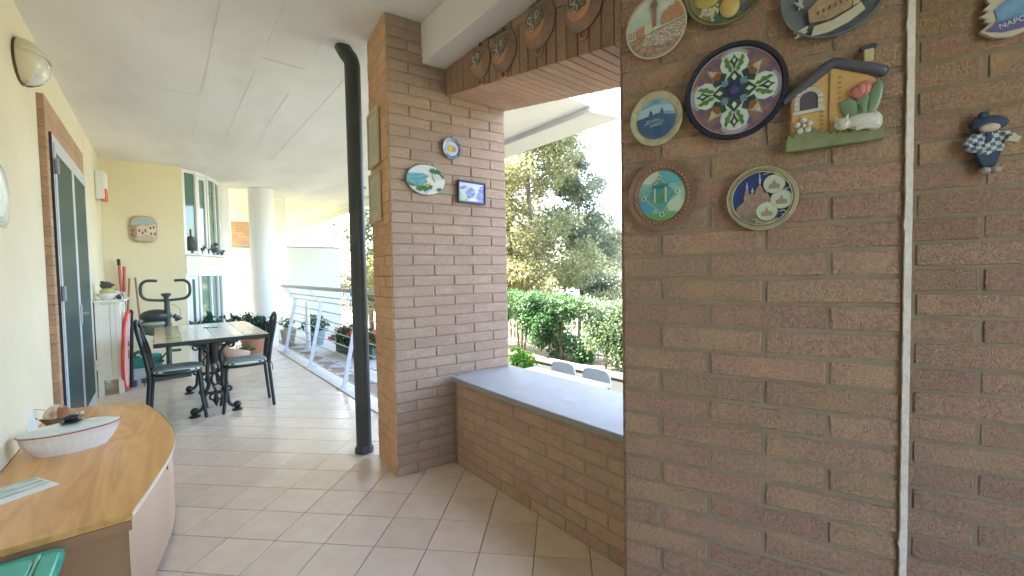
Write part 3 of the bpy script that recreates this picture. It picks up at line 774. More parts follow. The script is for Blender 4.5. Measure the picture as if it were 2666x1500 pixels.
gb = thing('green_storage_box', 'lime storage box with a teal green lid in front of the wooden cabinet', 'storage box', (-.47, 1.845, .035))
def rrect(x0, x1, y0, y1, r_, n=5):
    o_ = []
    for (cx, cy, a0) in ((x1-r_,y1-r_,0),(x0+r_,y1-r_,90),(x0+r_,y0+r_,180),(x1-r_,y0+r_,270)):
        o_ += [(cx+r_*math.cos(R(a0+90*k/n)), cy+r_*math.sin(R(a0+90*k/n))) for k in range(n+1)]
    return o_
MB().prismz(rrect(-.125,.165,-.20,.215,.04), -.035, .335).build('body', M('lime_plastic', (.42,.62,.16), .3, spec=.5), gb, bevel=.004)
m_teal = M('teal_plastic', (.010,.40,.29), .22, spec=.6)
MB().prismz(rrect(-.135,.182,-.215,.232,.045), .336, .362).build('lid', m_teal, gb, bevel=.008, seg=2)
MB().prismz(rrect(-.10,.115,-.17,.185,.03), .362, .371).build('lid_panel', m_teal, gb, bevel=.004)
MB().box(.130, .175, -.14, .165, .362, .374).build('clip', m_teal, gb, bevel=.005)
MB().box(.118, .127, -.19, .20, .362, .368).build('lid_rib', C_('pale_teal', (.30,.62,.48), .3), gb, bevel=.002)

# ------------------------------------------------------------------ dining table with cast iron trestles
tbl = thing('dining_table', 'tiled dining table on black scrolled cast iron trestles', 'table', (.35, 5.575, 0))
HX, HY, TZ = .44, .775, .74
MB().box(-HX, HX, -HY, HY, TZ-.045, TZ-.006).build('frame', m_black, tbl, bevel=.004)
MB().box(-HX-.004, HX+.004, -HY-.004, HY+.004, TZ-.0055, TZ-.002).build('rim', C_('pale_rim', (.62,.58,.50), .35), tbl)
m_tw = M('cream_tabletop_tile', (.80,.77,.71), .22, (.76,.73,.66), 6, 4, rand=.02, spec=.5, coat=.2)
m_tt = M('tan_tabletop_tile', (.64,.50,.32), .2, (.57,.44,.28), 8, 4, rand=.06, spec=.5, coat=.2)
m_tg = M('green_tabletop_tile', (.30,.35,.19), .2, (.50,.44,.26), 9, 4, rand=.10, spec=.5, coat=.2)
bands = [(-.436,-.36,m_tt,10),(-.36,-.24,m_tg,10),(-.24,-.14,m_tw,6),(-.14,.0,m_tw,6),(.0,.14,m_tw,6),(.14,.24,m_tw,6),(.24,.36,m_tg,10),(.36,.436,m_tt,10)]
tc_ = {}
for (a, b, mt, n_) in bands:
    L = 2*(HY-.004)/n_
    key = (round(b-a,3), n_, mt.name)
    if key not in tc_:
        me = MB().box(-(b-a)/2+.001, (b-a)/2-.001, -L/2+.001, L/2-.001, 0, .006).mesh('table_tile', bevel=.001); me.materials.append(mt); tc_[key] = me
    for k in range(n_):
        o = ob('table_tile', tc_[key], None, tbl, ((a+b)/2, -HY+.004+L*(k+.5), TZ-.002))
def trestle(y):
    t = MB()
    for s in (-1, 1):
        P = [(s*.165,.05),(s*.130,.052),(s*.100,.09),(s*.092,.17),(s*.070,.235),(s*.052,.30),(s*.060,.40),(s*.052,.50),(s*.050,.58),(s*.085,.645),(s*.14,.672)]
        t.tube([(p.x, y, p.y) for p in [Vector((a,b)) for a, b in [(q.x, q.y) for q in smooth_path([(a,b,0) for a,b in P], 5)]]], .0165, 8)
        t.ball((s*.168, y, .052), (.036,.022,.036)).lathe([(0,0),(.045,0),(.045,.012),(.02,.02),(0,.02)], 16, (s*.168, y, 0))
        t.tube([(s*.14+.024*math.cos(R(a)), y, .652+.024*math.sin(R(a))) for a in range(0, 360, 30)], .008, 6, closed=True)
        t.tube([(s*.105+.020*math.cos(R(a)), y, .225+.020*math.sin(R(a))) for a in range(0, 360, 30)], .012, 6, closed=True)
    for (cz, rx, rz_) in ((.335,.030,.055),(.445,.026,.05),(.165,.050,.035)):
        t.tube([(rx*math.cos(R(a)), y, cz+rz_*math.sin(R(a))) for a in range(0, 360, 24)], .010, 6, closed=True)
    t.tube([(-.095,y,.205),(.095,y,.205)], .014, 8).tube([(0,y,.50),(0,y,.69)], [.03,.045], 10)
    t.tube([(0,y,.20),(0,y,.12),(0,y,.07)], [.012,.026,.003], 8)
    t.box(-.19, .19, y-.02, y+.02, .676, .694)
    return t
for y in (-.655, .405): trestle(y).build('trestle', m_black, tbl, smooth=50)
MB().tube([(0,-.655,.215),(0,.405,.215)], .012, 8).build('stretcher', m_black, tbl, smooth=40)
sf = thing('starfish', 'small blue starfish lying in the middle of the tiled table', 'starfish', (.40, 5.78, TZ+.0045), R(20))
st = []
for k in range(10):
    a = R(36*k); rr = .085 if k % 2 == 0 else .022
    st.append((rr*math.cos(a), rr*math.sin(a)))
MB().prismz(st, 0, .010).build('body', M('blue_starfish', (.10,.28,.36), .6, (.30,.45,.50), 30), sf, bevel=.003)

# ------------------------------------------------------------------ two metal chairs with striped cushions
def stripe_mat():
    m = bpy.data.materials.new('striped_cushion'); m.use_nodes = True
    n, l = m.node_tree.nodes, m.node_tree.links
    tc = n.new('ShaderNodeTexCoord'); sx = n.new('ShaderNodeSeparateXYZ'); l.new(tc.outputs['Object'], sx.inputs[0])
    mu = n.new('ShaderNodeMath'); mu.operation = 'MULTIPLY'; mu.inputs[1].default_value = 15; l.new(sx.outputs['Y'], mu.inputs[0])
    fr = n.new('ShaderNodeMath'); fr.operation = 'FRACT'; l.new(mu.outputs[0], fr.inputs[0])
    cr = n.new('ShaderNodeValToRGB'); cr.color_ramp.interpolation = 'CONSTANT'
    e = cr.color_ramp.elements; e[0].color = (.02,.075,.06,1); e[1].position = .30; e[1].color = (.60,.66,.60,1)
    e2_ = e.new(.52); e2_.color = (.05,.14,.11,1); e3_ = e.new(.68); e3_.color = (.66,.70,.64,1)
    l.new(fr.outputs[0], cr.inputs[0]); b = n['Principled BSDF']; l.new(cr.outputs[0], b.inputs['Base Color']); b.inputs['Roughness'].default_value = .9
    return m
m_str = stripe_mat()
def chair(loc, rz, label):                 # local: faces +X, back at -X
    c = thing('metal_chair', label, 'chair', loc, rz, 'metal chairs at the dining table')
    hw = .165
    for s in (-1, 1):
        MB().tube(smooth_path([(.205, s*.175, 0),(.175, s*.165,.22),(.165, s*.155,.40),(.14, s*.13,.435)], 6), .0145, 8).build('leg', m_black, c, smooth=50)
        MB().tube([(-.225, s*.155, 0),(-.19, s*.165,.43)], .0150, 8).build('leg', m_black, c, smooth=50)
    arch = [(-.19,-hw,.43),(-.215,-hw,.62),(-.25,-hw*.92,.78),(-.272,-hw*.62,.885),(-.280,0,.925),(-.272,hw*.62,.885),(-.25,hw*.92,.78),(-.215,hw,.62),(-.19,hw,.43)]
    bk = MB().tube(smooth_path(arch, 6), .0155, 8).build('backrest', m_black, c, smooth=50)
    a2 = [(-.192,-.085,.43),(-.222,-.085,.62),(-.25,-.075,.76),(-.266,-.045,.835),(-.270,0,.86),(-.266,.045,.835),(-.25,.075,.76),(-.222,.085,.62),(-.192,.085,.43)]
    MB().tube(smooth_path(a2, 6), .0115, 8).build('inner_hoop', m_black, bk, smooth=50)
    MB().tube([(-.195,0,.43),(-.270,0,.86)], .008, 8).build('spindle', m_black, bk, smooth=50)
    seat_o = [(x-.0, y) for x, y in [(.185*math.copysign(abs(math.cos(R(a)))**.6, math.cos(R(a))), .185*math.copysign(abs(math.sin(R(a)))**.6, math.sin(R(a)))) for a in range(0, 360, 10)]]
    MB().prismz(seat_o, .425, .447).build('seat', m_black, c, bevel=.006, seg=2, smooth=50)
    cu = MB()
    prof = [(.0,.448),(.175,.448),(.188,.458),(.186,.474),(.165,.484),(.09,.487),(0,.486)]
    vs_, fs_ = [], []; n_ = 36
    for r_, h in prof:
        for k in range(n_):
            a = R(10*k); vs_.append((r_*math.copysign(abs(math.cos(a))**.6, math.cos(a)), r_*math.copysign(abs(math.sin(a))**.6, math.sin(a)), h+(.003*math.sin(5*a) if .46 < h < .48 else 0)))
    for j in range(len(prof)-1):
        for k in range(n_): fs_.append((j*n_+k, j*n_+(k+1) % n_, (j+1)*n_+(k+1) % n_, (j+1)*n_+k))
    co = cu.add(vs_, fs_).build('cushion', m_str, c, smooth=60)
    for s in (-1, 1): MB().tube(smooth_path([(-.17,s*.13,.46),(-.205,s*.16,.455),(-.22,s*.165,.41),(-.225,s*.15,.36)], 5), .004, 5).build('tie', C_('green_tie', (.06,.14,.11), .9), co)
    return c
chair((.075, 5.03, 0), R(-4), 'metal chair on the left of the tiled table with its back to the door')
chair((.605, 5.00, 0), R(178), 'metal chair on the right of the tiled table with its back to the railing')

# ------------------------------------------------------------------ exercise bike
m_bk = M('dark_grey_green_metal', (.035,.055,.055), .4)
bk_ = thing('exercise_bike', 'dark exercise bike with curled handlebars behind the dining table', 'exercise bike', (.02, 6.98, 0), R(4))
MB().tube([(0,0,.05),(.005,0,1.02)], .030, 14).build('post', m_bk, bk_, smooth=50)
for s in (-1, 1):
    hb = [(.02*s,0,1.025),(.10*s,0,1.03),(.19*s,-.01,1.045),(.235*s,-.015,1.09),(.245*s,-.02,1.16),(.235*s,-.02,1.235),(.19*s,-.02,1.275),(.13*s,-.015,1.278),(.085*s,-.01,1.275)]
    MB().tube(smooth_path(hb, 6), .0175, 10).build('handlebar', m_bk, bk_, smooth=50)
MB().lathe([(0,1.02),(.022,1.02),(.026,1.06),(.052,1.095),(.055,1.108),(.03,1.118),(0,1.12)], 20).build('console', m_bk, bk_, smooth=50)
MB().ball((-.105,.06,.83), (.165,.12,.085), 20, 12).build('saddle', M('black_vinyl', (.03,.045,.045), .35), bk_, smooth=60)
hs_ = MB().ball((-.115,.08,.69), (.170,.09,.115), 20, 12).build('wheel_guard', M('olive_plastic', (.10,.14,.10), .4), bk_, smooth=60)
MB().ball((-.12,.01,.735), (.13,.05,.030), 16, 8).build('pale_band', C_('pale_olive', (.34,.38,.28), .5), bk_, smooth=60)
MB().tube([(.07,.0,.82),(.13,.02,.78),(.09,.05,.76)], [.03,.028,.02], 8).build('tension_knob', m_bk, bk_, smooth=50)
MB().tube(smooth_path([(.04,-.02,.98),(.12,-.03,.92),(.13,-.02,.83),(.08,0,.78)], 6), .0025, 5).build('cable', m_bk, bk_)
MB().tube([(-.28,-.06,.045),(.215,-.06,.045)], .030, 12).build('front_foot', m_bk, bk_, smooth=40)
MB().tube([(-.24,.50,.045),(.20,.50,.045)], .030, 12).tube([(0,0,.06),(0,.50,.06)], .024, 10).build('rear_frame', m_bk, bk_, smooth=40)
for s in (-1, 1): MB().tube([(.0,.12,.36),(.09*s,.12,.30+.06*s)], .010, 8).box(.09*s-.045, .09*s+.045, .08, .16, .285+.06*s, .31+.06*s).build('pedal', m_bk, bk_)
MB().box(.09,.20,-.05,.07,.60,.63).build('tray', C_('grey_tray', (.42,.43,.42), .5), bk_, bevel=.003)

# ------------------------------------------------------------------ white cabinet by the door with things on and beside it
m_wc = M('white_painted_wood', (.74,.71,.63), .55, (.70,.67,.59), 4, 4)
wc = thing('white_cabinet', 'tall narrow white cabinet on square legs beyond the glazed door', 'cabinet', (-.600, 6.53, 0))
MB().box(.005, .205, .01, .78, .17, 1.045).build('body', m_wc, wc)
MB().box(.02, .115, .002, .0095, .20, 1.02).box(.12, .20, .002, .0095, .20, 1.02).build('side_panel', m_wc, wc, bevel=.003)
MB().box(-.005, .250, -.015, .80, 1.046, 1.072).build('top', m_wc, wc, bevel=.003)
for (x, y) in ((.165,0),(.165,.745),(0,0),(0,.745)): MB().box(x, x+.045, y, y+.045, 0, 1.045).build('leg', m_wc, wc, bevel=.002)
MB().box(.206,.214,.05,.40,.22,1.0).box(.206,.214,.405,.74,.22,1.0).build('door_panel', m_wc, wc, bevel=.002)
so_ = thing('wall_socket', 'small white socket low on the wall beside the white cabinet', 'socket', (WX, 6.52, .30), R(90))
MB().box(-.02,.06,-.012,0,0,.11).build('plate', m_alu, so_, bevel=.003); MB().box(0,.04,-.016,-.012,.03,.08).build('insert', C_('socket_insert', (.5,.5,.48), .4), so_)
fb = thing('fruit_bowl', 'white bowl holding a dark figure and yellow green fruit on the white cabinet', 'bowl', (-.49, 6.66, 1.072))
MB().lathe([(0,0),(.05,0),(.06,.012),(.095,.045),(.105,.075),(.098,.075),(.085,.045),(.05,.018),(0,.016)], 28).build('bowl', m_porc, fb, smooth=50)
MB().ball((.0,0,.09), (.075,.07,.05), 16, 10).build('melon', M('yellow_melon', (.58,.52,.16), .5, (.22,.32,.08), 9, 3), fb, smooth=60)
MB().ball((.06,-.03,.085), .028, 12, 8).build('fruit', C_('pale_fruit', (.62,.52,.40), .5), fb, smooth=60)
MB().ball((-.015,.0,.165), (.055,.05,.045), 16, 10).ball((.035,-.03,.17), (.025,.02,.016), 10, 6).ball((-.045,-.02,.20), .018, 8, 6).build('dark_figure', C_('dark_figure', (.05,.055,.06), .5), fb, smooth=60)
dg = thing('toy_animal', 'small dark and pink toy slumped beside the fruit bowl', 'toy', (-.395, 6.60, 1.072))
MB().ball((0,0,.03), (.03,.025,.03), 12, 8).ball((.02,-.01,.055), .018, 10, 6).tube([(0,.02,.04),(-.03,.03,.13)], [.012,.004], 6).build('body', C_('toy_dark', (.08,.08,.09), .7), dg, smooth=60)
MB().tube([(.012,-.028,.06),(.025,-.033,.03),(.02,-.035,.004)], .008, 6).build('pink_tail', C_('toy_pink', (.66,.45,.42), .6), dg, smooth=60)
for k, (x, y) in enumerate(((-.365,6.70),(-.385,6.78))):
    gl_ = MB().lathe([(0,0),(.022,0),(.027,.085),(.025,.085),(.020,.006),(0,.006)], 18, (x,y,1.072)).build('drinking_glass', g_clear, smooth=40)
    tag(gl_, ['small clear glass nearest the front of the white cabinet', 'small clear glass behind the first on the white cabinet'][k], 'glass', 'clear glasses on the white cabinet')
rb = thing('red_rimmed_board', 'tall narrow board with a bright red rim leaning on the white cabinet', 'board', (-.375, 6.66, .02), 0, rot=(R(2), R(3), R(80)))
ovl = [(.17*math.cos(R(a))*(1-.12*math.sin(R(a))), .46+.45*math.sin(R(a))) for a in range(0, 360, 10)]
MB().prism([(x*.93, z_*.96+.018) for x, z_ in ovl], -.009, .009).build('panel', M('pale_pink_panel', (.70,.50,.44), .6, (.62,.36,.32), 10, 3), rb)
MB().tube([(x, 0, z_) for x, z_ in ovl], .017, 8, closed=True).build('red_rim', C_('bright_red_plastic', (.72,.06,.05), .35), rb, smooth=50)
MB().prism([(-.03,.50),(.03,.50),(.02,.56),(-.02,.56)], -.011, -.0095).box(-.012,.012,-.012,-.0095,.36,.45).build('print', C_('dark_print', (.12,.05,.05), .6), rb)
um = MB().tube(smooth_path([(0,0,.02),(.015,.02,.5),(.03,.05,.86),(.035,.06,.90),(.02,.07,.93),(0,.07,.91)], 6), [.018]*10+[.012]*21, 8).build('furled_umbrella', C_('black_cloth', (.02,.022,.025), .7), smooth=50, loc=(-.335, 6.72, 0))
tag(um, 'black furled umbrella with hooked handle beside the red rimmed board', 'umbrella')
m_red = C_('red_painted_handle', (.46,.07,.04), .45)
mp_ = thing('red_mop', 'red handled mop standing in the far left corner', 'mop', (-.40, 7.62, 0), 0, rot=(R(-5), R(-2), 0))
MB().tube([(0,0,.1),(0,0,1.50)], .014, 8).build('handle', m_red, mp_, smooth=40); MB().lathe([(0,1.50),(.018,1.50),(.018,1.58),(0,1.59)], 10).build('grip', C_('black_grip', (.03,.03,.03), .6), mp_, smooth=40)
MB().box(-.10,.10,-.03,.03,.0,.10).build('head', C_('grey_mop_head', (.30,.30,.30), .9), mp_, bevel=.01)
mp2 = thing('red_dustpan', 'red long handled dustpan hanging next to the mop in the corner', 'dustpan', (-.455, 7.70, 0), 0, rot=(R(-3), R(2), 0))
MB().tube([(0,0,.1),(0,0,1.48)], .016, 8).build('handle', m_red, mp2, smooth=40); MB().box(-.11,.11,-.06,.02,0,.16).build('pan', m_red, mp2, bevel=.008)
MB().tube([(.03,-.03,.7),(.055,-.02,1.32)], .010, 8).build('brush_stick', C_('brown_stick', (.30,.14,.08), .6), mp2, smooth=40)
br_ = thing('broom', 'brown wooden broomstick leaning on the yellow back wall', 'broom', (-.225, 7.45, 0), 0, rot=(R(-13), R(-3), 0))
MB().tube([(0,0,.12),(0,0,1.36)], .012, 8).build('stick', C_('brown_wood', (.30,.18,.10), .6), br_, smooth=40); MB().box(-.16,.16,-.03,.03,.0,.12).build('brush', C_('dark_bristle', (.08,.07,.06), .9), br_, bevel=.01)
tcr = thing('teal_crate', 'teal plastic crate with garden bits on the floor behind the left chair', 'crate', (-.17, 7.30, .16))
MB().box(-.16,.12,-.11,.11,0,.012).box(-.16,-.15,-.11,.11,.012,.13).box(.11,.12,-.11,.11,.012,.13).box(-.15,.11,-.11,-.10,.012,.13).box(-.15,.11,.10,.11,.012,.13).build('crate', C_('teal_crate', (.01,.22,.18), .4), tcr)
MB().tube(smooth_path([(-.12,0,.08),(-.16,0,.16),(-.10,-.02,.20),(-.05,0,.12)], 6), .022, 8).build('hose', C_('dark_hose', (.04,.10,.07), .5), tcr, smooth=50)
MB().ball((-.06,-.03,.12), (.05,.04,.035), 12, 8).build('sponge', C_('pale_sponge', (.55,.58,.50), .8), tcr, smooth=60)
MB().box(.0,.09,-.07,.05,.10,.16).build('box', C_('green_carton', (.05,.38,.28), .5), tcr, bevel=.004)
wbx = MB().box(-.36, .05, 7.18, 7.46, 0, .158).build('pale_floor_box', M('pale_box', (.52,.53,.52), .6), bevel=.006)
tag(wbx, 'low pale grey box under the teal crate on the floor', 'box')
bc = MB().box(-.07,.07,-.05,.05,0,.07).build('blue_cloth', C_('navy_cloth', (.04,.06,.16), .9), bevel=.02, seg=2, loc=(-.36,6.86,0))
tag(bc, 'small navy cloth bundle on the floor by the white cabinet', 'cloth')

# ------------------------------------------------------------------ plants and pots at the far end
m_pot = M('terracotta_pot', (.46,.22,.13), .8, (.38,.18,.11), 6, 5, .1, 60)
m_pot2 = M('grey_beige_pot', (.42,.36,.30), .8, (.36,.31,.26), 6, 5, .1, 60)
lm_green = leaf_mat('blue_green_leaf', (.010,.045,.030), (.045,.13,.085), (.12,.22,.14), .25)
lm_mid = leaf_mat('mid_green_leaf', (.02,.06,.012), (.06,.15,.03), (.16,.27,.07), .35)
def leaves(name, mat, parent, clumps, n, size, seed, aspect=.45, droop=0.0, upright=0.0, hollow=0.0):
    rnd = random.Random(seed); vs_, fs_, tint = [], [], []
    W = [c[3]*c[4]*c[5] for c in clumps]; tot = sum(W)
    for c, wgt in zip(clumps, W):
        base = rnd.uniform(-.18, .18)
        for _ in range(max(1, int(n*wgt/tot))):
            while True:
                p = Vector((rnd.uniform(-1,1), rnd.uniform(-1,1), rnd.uniform(-1,1)))
                if hollow < p.length < 1: break
            q = Vector((c[0]+p.x*c[3], c[1]+p.y*c[4], c[2]+p.z*c[5]))
            d = Vector((rnd.gauss(0,1), rnd.gauss(0,1), rnd.gauss(0,1)+upright-droop)).normalized()
            s_ = d.cross(Vector((rnd.gauss(0,1), rnd.gauss(0,1), rnd.gauss(0,1)))).normalized()
            L = size*rnd.uniform(.6,1.35); k = len(vs_); nn = d.cross(s_)*L*.12
            vs_ += [q, q+d*L*.5+s_*L*aspect*.5+nn, q+d*L, q+d*L*.5-s_*L*aspect*.5+nn]
            fs_.append((k,k+1,k+2,k+3)); tint.append(min(1,max(0,rnd.betavariate(2,2.4)+base)))
    me = bpy.data.meshes.new(name); me.from_pydata([tuple(v) for v in vs_], [], fs_)
    at = me.attributes.new('tint', 'FLOAT', 'FACE'); at.data.foreach_set('value', tint)
    return ob(name, me, mat, parent)
def pot(parent, r_, h, mat, rim=.012):
    MB().lathe([(0,0),(r_*.72,0),(r_*.95,h*.82),(r_,h*.82),(r_+rim*.4,h),(r_*.9,h),(r_*.88,h*.9),(0,h*.88)], 28).build('pot', mat, parent, smooth=40)
    MB().lathe([(0,h*.885),(r_*.88,h*.89),(r_*.86,h*.895),(0,h*.9)], 20).build('soil', C_('soil', (.05,.035,.025), .95), parent)
p1 = thing('potted_plant', 'leafy blue green plant in a terracotta pot by the bay window', 'potted plant', (.62, 7.92, 0))
pot(p1, .15, .26, m_pot); leaves('foliage', lm_green, p1, [(-.10,0,.50,.26,.2,.22),(.12,.0,.46,.2,.2,.2)], 420, .11, 3, .5)
MB().tube([(0,0,.22),(-.05,0,.45)], .012, 6).tube([(0,0,.22),(.09,0,.44)], .012, 6).build('stem', C_('stem_green', (.12,.15,.06), .7), p1)
p2 = thing('potted_plant', 'low leafy plant in a terracotta pot at the foot of the round column', 'potted plant', (1.16, 8.42, 0))
pot(p2, .19, .24, m_pot); leaves('foliage', lm_green, p2, [(-.12,0,.52,.24,.2,.16),(.10,0,.48,.2,.2,.14)], 420, .10, 4, .5)
MB().tube([(0,0,.2),(-.08,0,.45)], .012, 6).tube([(0,0,.2),(.06,0,.42)], .010, 6).build('stem', C_('stem_green', (.12,.15,.06), .7), p2)
p3 = thing('shallow_bowl_planter', 'pale pink shallow planter tilted on the floor under the table', 'planter', (.80, 7.72, .0), 0, rot=(R(-12), R(14), 0))
MB().lathe([(0,.0),(.08,.0),(.15,.05),(.19,.13),(.195,.15),(.18,.15),(.14,.07),(.07,.02),(0,.02)], 28, (0,0,.03)).build('bowl', M('pale_pink_clay', (.62,.45,.37), .7, (.55,.39,.32), 5), p3, smooth=50)
leaves('foliage', lm_mid, p3, [(.1,0,.20,.12,.1,.05)], 80, .07, 5)
p4 = thing('potted_plant', 'thin young plant in a beige pot beside the railing end', 'potted plant', (1.84, 9.10, -.03))
pot(p4, .14, .30, m_pot2); leaves('foliage', lm_mid, p4, [(-.02,0,.42,.12,.1,.12)], 60, .09, 6); MB().tube([(0,0,.25),(-.03,0,.5)], .006, 5).build('stem', C_('stem_green', (.12,.15,.06), .7), p4)
p5 = thing('potted_plant', 'grey green bush in a slate pot behind the railing', 'potted plant', (2.25, 8.75, -.03))
pot(p5, .18, .28, C_('slate_pot', (.22,.26,.28), .7)); leaves('foliage', lm_green, p5, [(0,0,.40,.26,.22,.18)], 320, .08, 7)
fbx = thing('flower_box', 'planter crowded with coral red flowers behind the railing', 'flower box', (2.50, 7.10, -.028), R(8))
MB().box(-.12,.12,-.62,.62,0,.20).build('trough', C_('dark_green_trough', (.06,.11,.09), .6), fbx, bevel=.01)
leaves('foliage', lm_mid, fbx, [(0,-.4,.26,.24,.30,.16),(0,.0,.28,.26,.35,.2),(0,.4,.27,.24,.30,.2)], 1500, .075, 8, .6)
fl_m = leaf_mat('coral_petal', (.60,.10,.09), (.78,.22,.18), (.80,.40,.34), .3)
leaves('blossom', fl_m, fbx, [(random.uniform(-.2,.15), random.uniform(-.6,.6), random.uniform(.24,.44), .06,.06,.05) for _ in range(22)], 700, .05, 9, .8)

# ------------------------------------------------------------------ plaques on the lit pillar
FY = .004
def on(frame_loc, rz, u, z, y=0.0):
    return (frame_loc[0]+u*math.cos(rz)-y*math.sin(rz), frame_loc[1]+u*math.sin(rz)+y*math.cos(rz), z)
PL = (1.109, 2.533); YF = -.008
def plate(name, label, loc, rz, r_, mat, rim=.010, well=.72, sy=1.0, cat='plate', depth=.016, group=None):
    t = thing(name, label, cat, loc, rz, group)
    MB().lathe([(0,.004),(r_*well,.005),(r_*(well+.05),.008),(r_*.95,depth),(r_,depth),(r_,depth-.004),(r_*.7,.0),(0,0)], 48, axis='y', sy=sy).build('dish', mat, t, smooth=45)
    return t
def pic(t, name, pts, y, mat, th=.0012, within=None):
    if within: pts = clip(pts, within)
    if len(pts) < 3: return
    return MB().prism(pts, -y-th, -y).build(name, mat, t)
t = plate('sun_plate', 'small blue plate with a yellow sun high on the lit pillar', on(PL, PR, .425, 2.140, YF), PR, .068, M('blue_rim_glaze', (.10,.16,.32), .25, (.30,.38,.52), 40), well=.70, sy=1.06)
pic(t, 'pale_field', circ(0,0,.046,28,1,1.06), .006, C_('pale_glaze', (.55,.60,.66), .25))
pic(t, 'sun_face', [((.030 if k % 2 else .020)*math.cos(R(k*15))-.008, (.030 if k % 2 else .020)*math.sin(R(k*15))) for k in range(24)], .0075, C_('sun_yellow', (.62,.46,.10), .3))
pic(t, 'moon_face', circ(.016,-.002,.019,20), .0085, C_('moon_ochre', (.36,.30,.16), .3))
pic(t, 'sun_disc', circ(-.010,0,.014,16), .0090, C_('sun_gold', (.70,.50,.08), .3))
MB().tube(smooth_path([(-.008,-.004,.070),(0,-.004,.082),(.008,-.004,.070)], 4), .002, 5).build('hanger', m_black, t)
t = thing('oval_seascape_plaque', 'oval plaque painted with a bay and white steps on the lit pillar', 'plaque', on(PL, PR, .236, 1.912, YF), PR)
ov = circ(0,0,.134,48,1,.74)
MB().prism(ov, -.012, 0).build('rim', C_('teal_rim', (.10,.25,.25), .3), t, bevel=.003)
MB().prism(circ(0,0,.130,48,1,.74), -.0135, -.011).build('painted_sky', M('pale_sky_glaze', (.62,.66,.70), .2, (.70,.70,.70), 8), t)
o2 = circ(0,0,.129,48,1,.74)
pic(t, 'sea', [(-.2,.03),(-.02,.04),(.05,.02),(-.01,-.03),(-.06,-.05),(-.2,-.03)], .0137, M('sea_glaze', (.10,.30,.40), .2, (.20,.45,.52), 20, stretch=(1,1,4)), within=o2)
pic(t, 'shore', [(-.2,-.03),(-.10,-.045),(-.04,-.05),(-.02,-.2),(-.2,-.2)], .0139, C_('shore_cream', (.66,.64,.55), .2), within=o2)
pic(t, 'headland', [(-.13,-.02),(-.09,-.035),(-.05,-.04),(-.09,-.05),(-.13,-.04)], .0152, C_('headland_green', (.10,.22,.16), .2), within=o2)
pic(t, 'terrace', [(.0,.01),(.05,.04),(.2,.03),(.2,-.2),(.05,-.2),(.03,-.06)], .0139, C_('terrace_white', (.70,.69,.66), .2), within=o2)
for k, (x, zz, r_) in enumerate(((.045,.06,.03),(.085,.055,.035),(.11,.03,.03),(-.01,-.055,.035),(-.045,-.06,.03),(.02,-.045,.03),(.09,-.06,.025))):
    pic(t, 'painted_shrub', [(x+r_*(1 if j % 2 else .6)*math.cos(R(j*24)), zz+r_*.7*(1 if j % 2 else .6)*math.sin(R(j*24))) for j in range(15)], .0155+.0004*k, C_('shrub_green', (.05,.18,.09), .25), within=o2)
for k in range(5): pic(t, 'painted_flower', circ(-.02+.011*k, -.035+.008*math.sin(k*2.), .006, 8), .0192, C_('painted_yellow', (.65,.50,.08), .3), within=o2)
for k in range(3): pic(t, 'painted_step', [(.0+.02*k,-.075),(.012+.02*k,-.072),(.024+.02*k,-.095),(.010+.02*k,-.098)], .0195, C_('step_white', (.76,.76,.76), .3), within=o2)
pic(t, 'parasol', [(.04,.03),(.075,.045),(.11,.02),(.09,.0),(.06,-.01)], .0200, C_('parasol_grey', (.52,.55,.56), .3), within=o2)
MB().tube([(-.07,-.004,.095),(.02,-.004,.105)], .0022, 5).build('hanger', m_black, t)
t = thing('framed_blue_tile', 'small rectangular blue and white tile in a dark frame on the lit pillar', 'framed tile', on(PL, PR, .568, 1.858, YF), PR, rot=(0, R(1.5), PR))
fr = MB().box(-.108,.108,-.020,0,-.078,-.064).box(-.108,.108,-.020,0,.064,.078).box(-.108,-.096,-.020,0,-.064,.064).box(.096,.108,-.020,0,-.064,.064)
fr.build('frame', C_('navy_frame', (.03,.04,.14), .35), t, bevel=.003)
MB().box(-.096,.096,-.010,-.002,-.064,.064).build('tile_face', C_('pale_blue_tile', (.58,.63,.72), .2), t)
bx = [(-.094,-.062),(.094,-.062),(.094,.062),(-.094,.062)]
m_ub = M('ultramarine_brush', (.10,.12,.48), .25, (.40,.45,.70), 60, 4)
pic(t, 'painted_rock', [(.02,-.062),(.094,-.062),(.094,.045),(.07,.05),(.05,.01),(.035,-.03)], .0102, m_ub, within=bx)
pic(t, 'painted_boat', [(-.05,.0),(-.03,.025),(-.005,.035),(.02,.02),(.03,-.01),(.01,-.035),(-.03,-.04)], .0104, m_ub, within=bx)
pic(t, 'painted_grass', [(-.094,-.062),(-.02,-.062),(-.04,-.03),(-.06,-.045),(-.08,-.005),(-.094,.0)], .0106, M('lime_brush', (.25,.50,.22), .3, (.5,.66,.5), 50), within=bx)
pic(t, 'painted_hill', [(-.09,.03),(-.06,.045),(-.03,.035),(-.055,.02),(-.085,.015)], .0108, m_ub, within=bx)
pic(t, 'painted_band', [(-.02,-.058),(.04,-.056),(.038,-.044),(-.018,-.046)], .0118, C_('tile_white', (.74,.76,.80), .3), within=bx)
MB().tube(smooth_path([(-.012,-.006,.078),(0,-.006,.096),(.012,-.006,.078)], 4), .002, 5).build('hanger', C_('red_cord', (.35,.10,.10), .7), t)
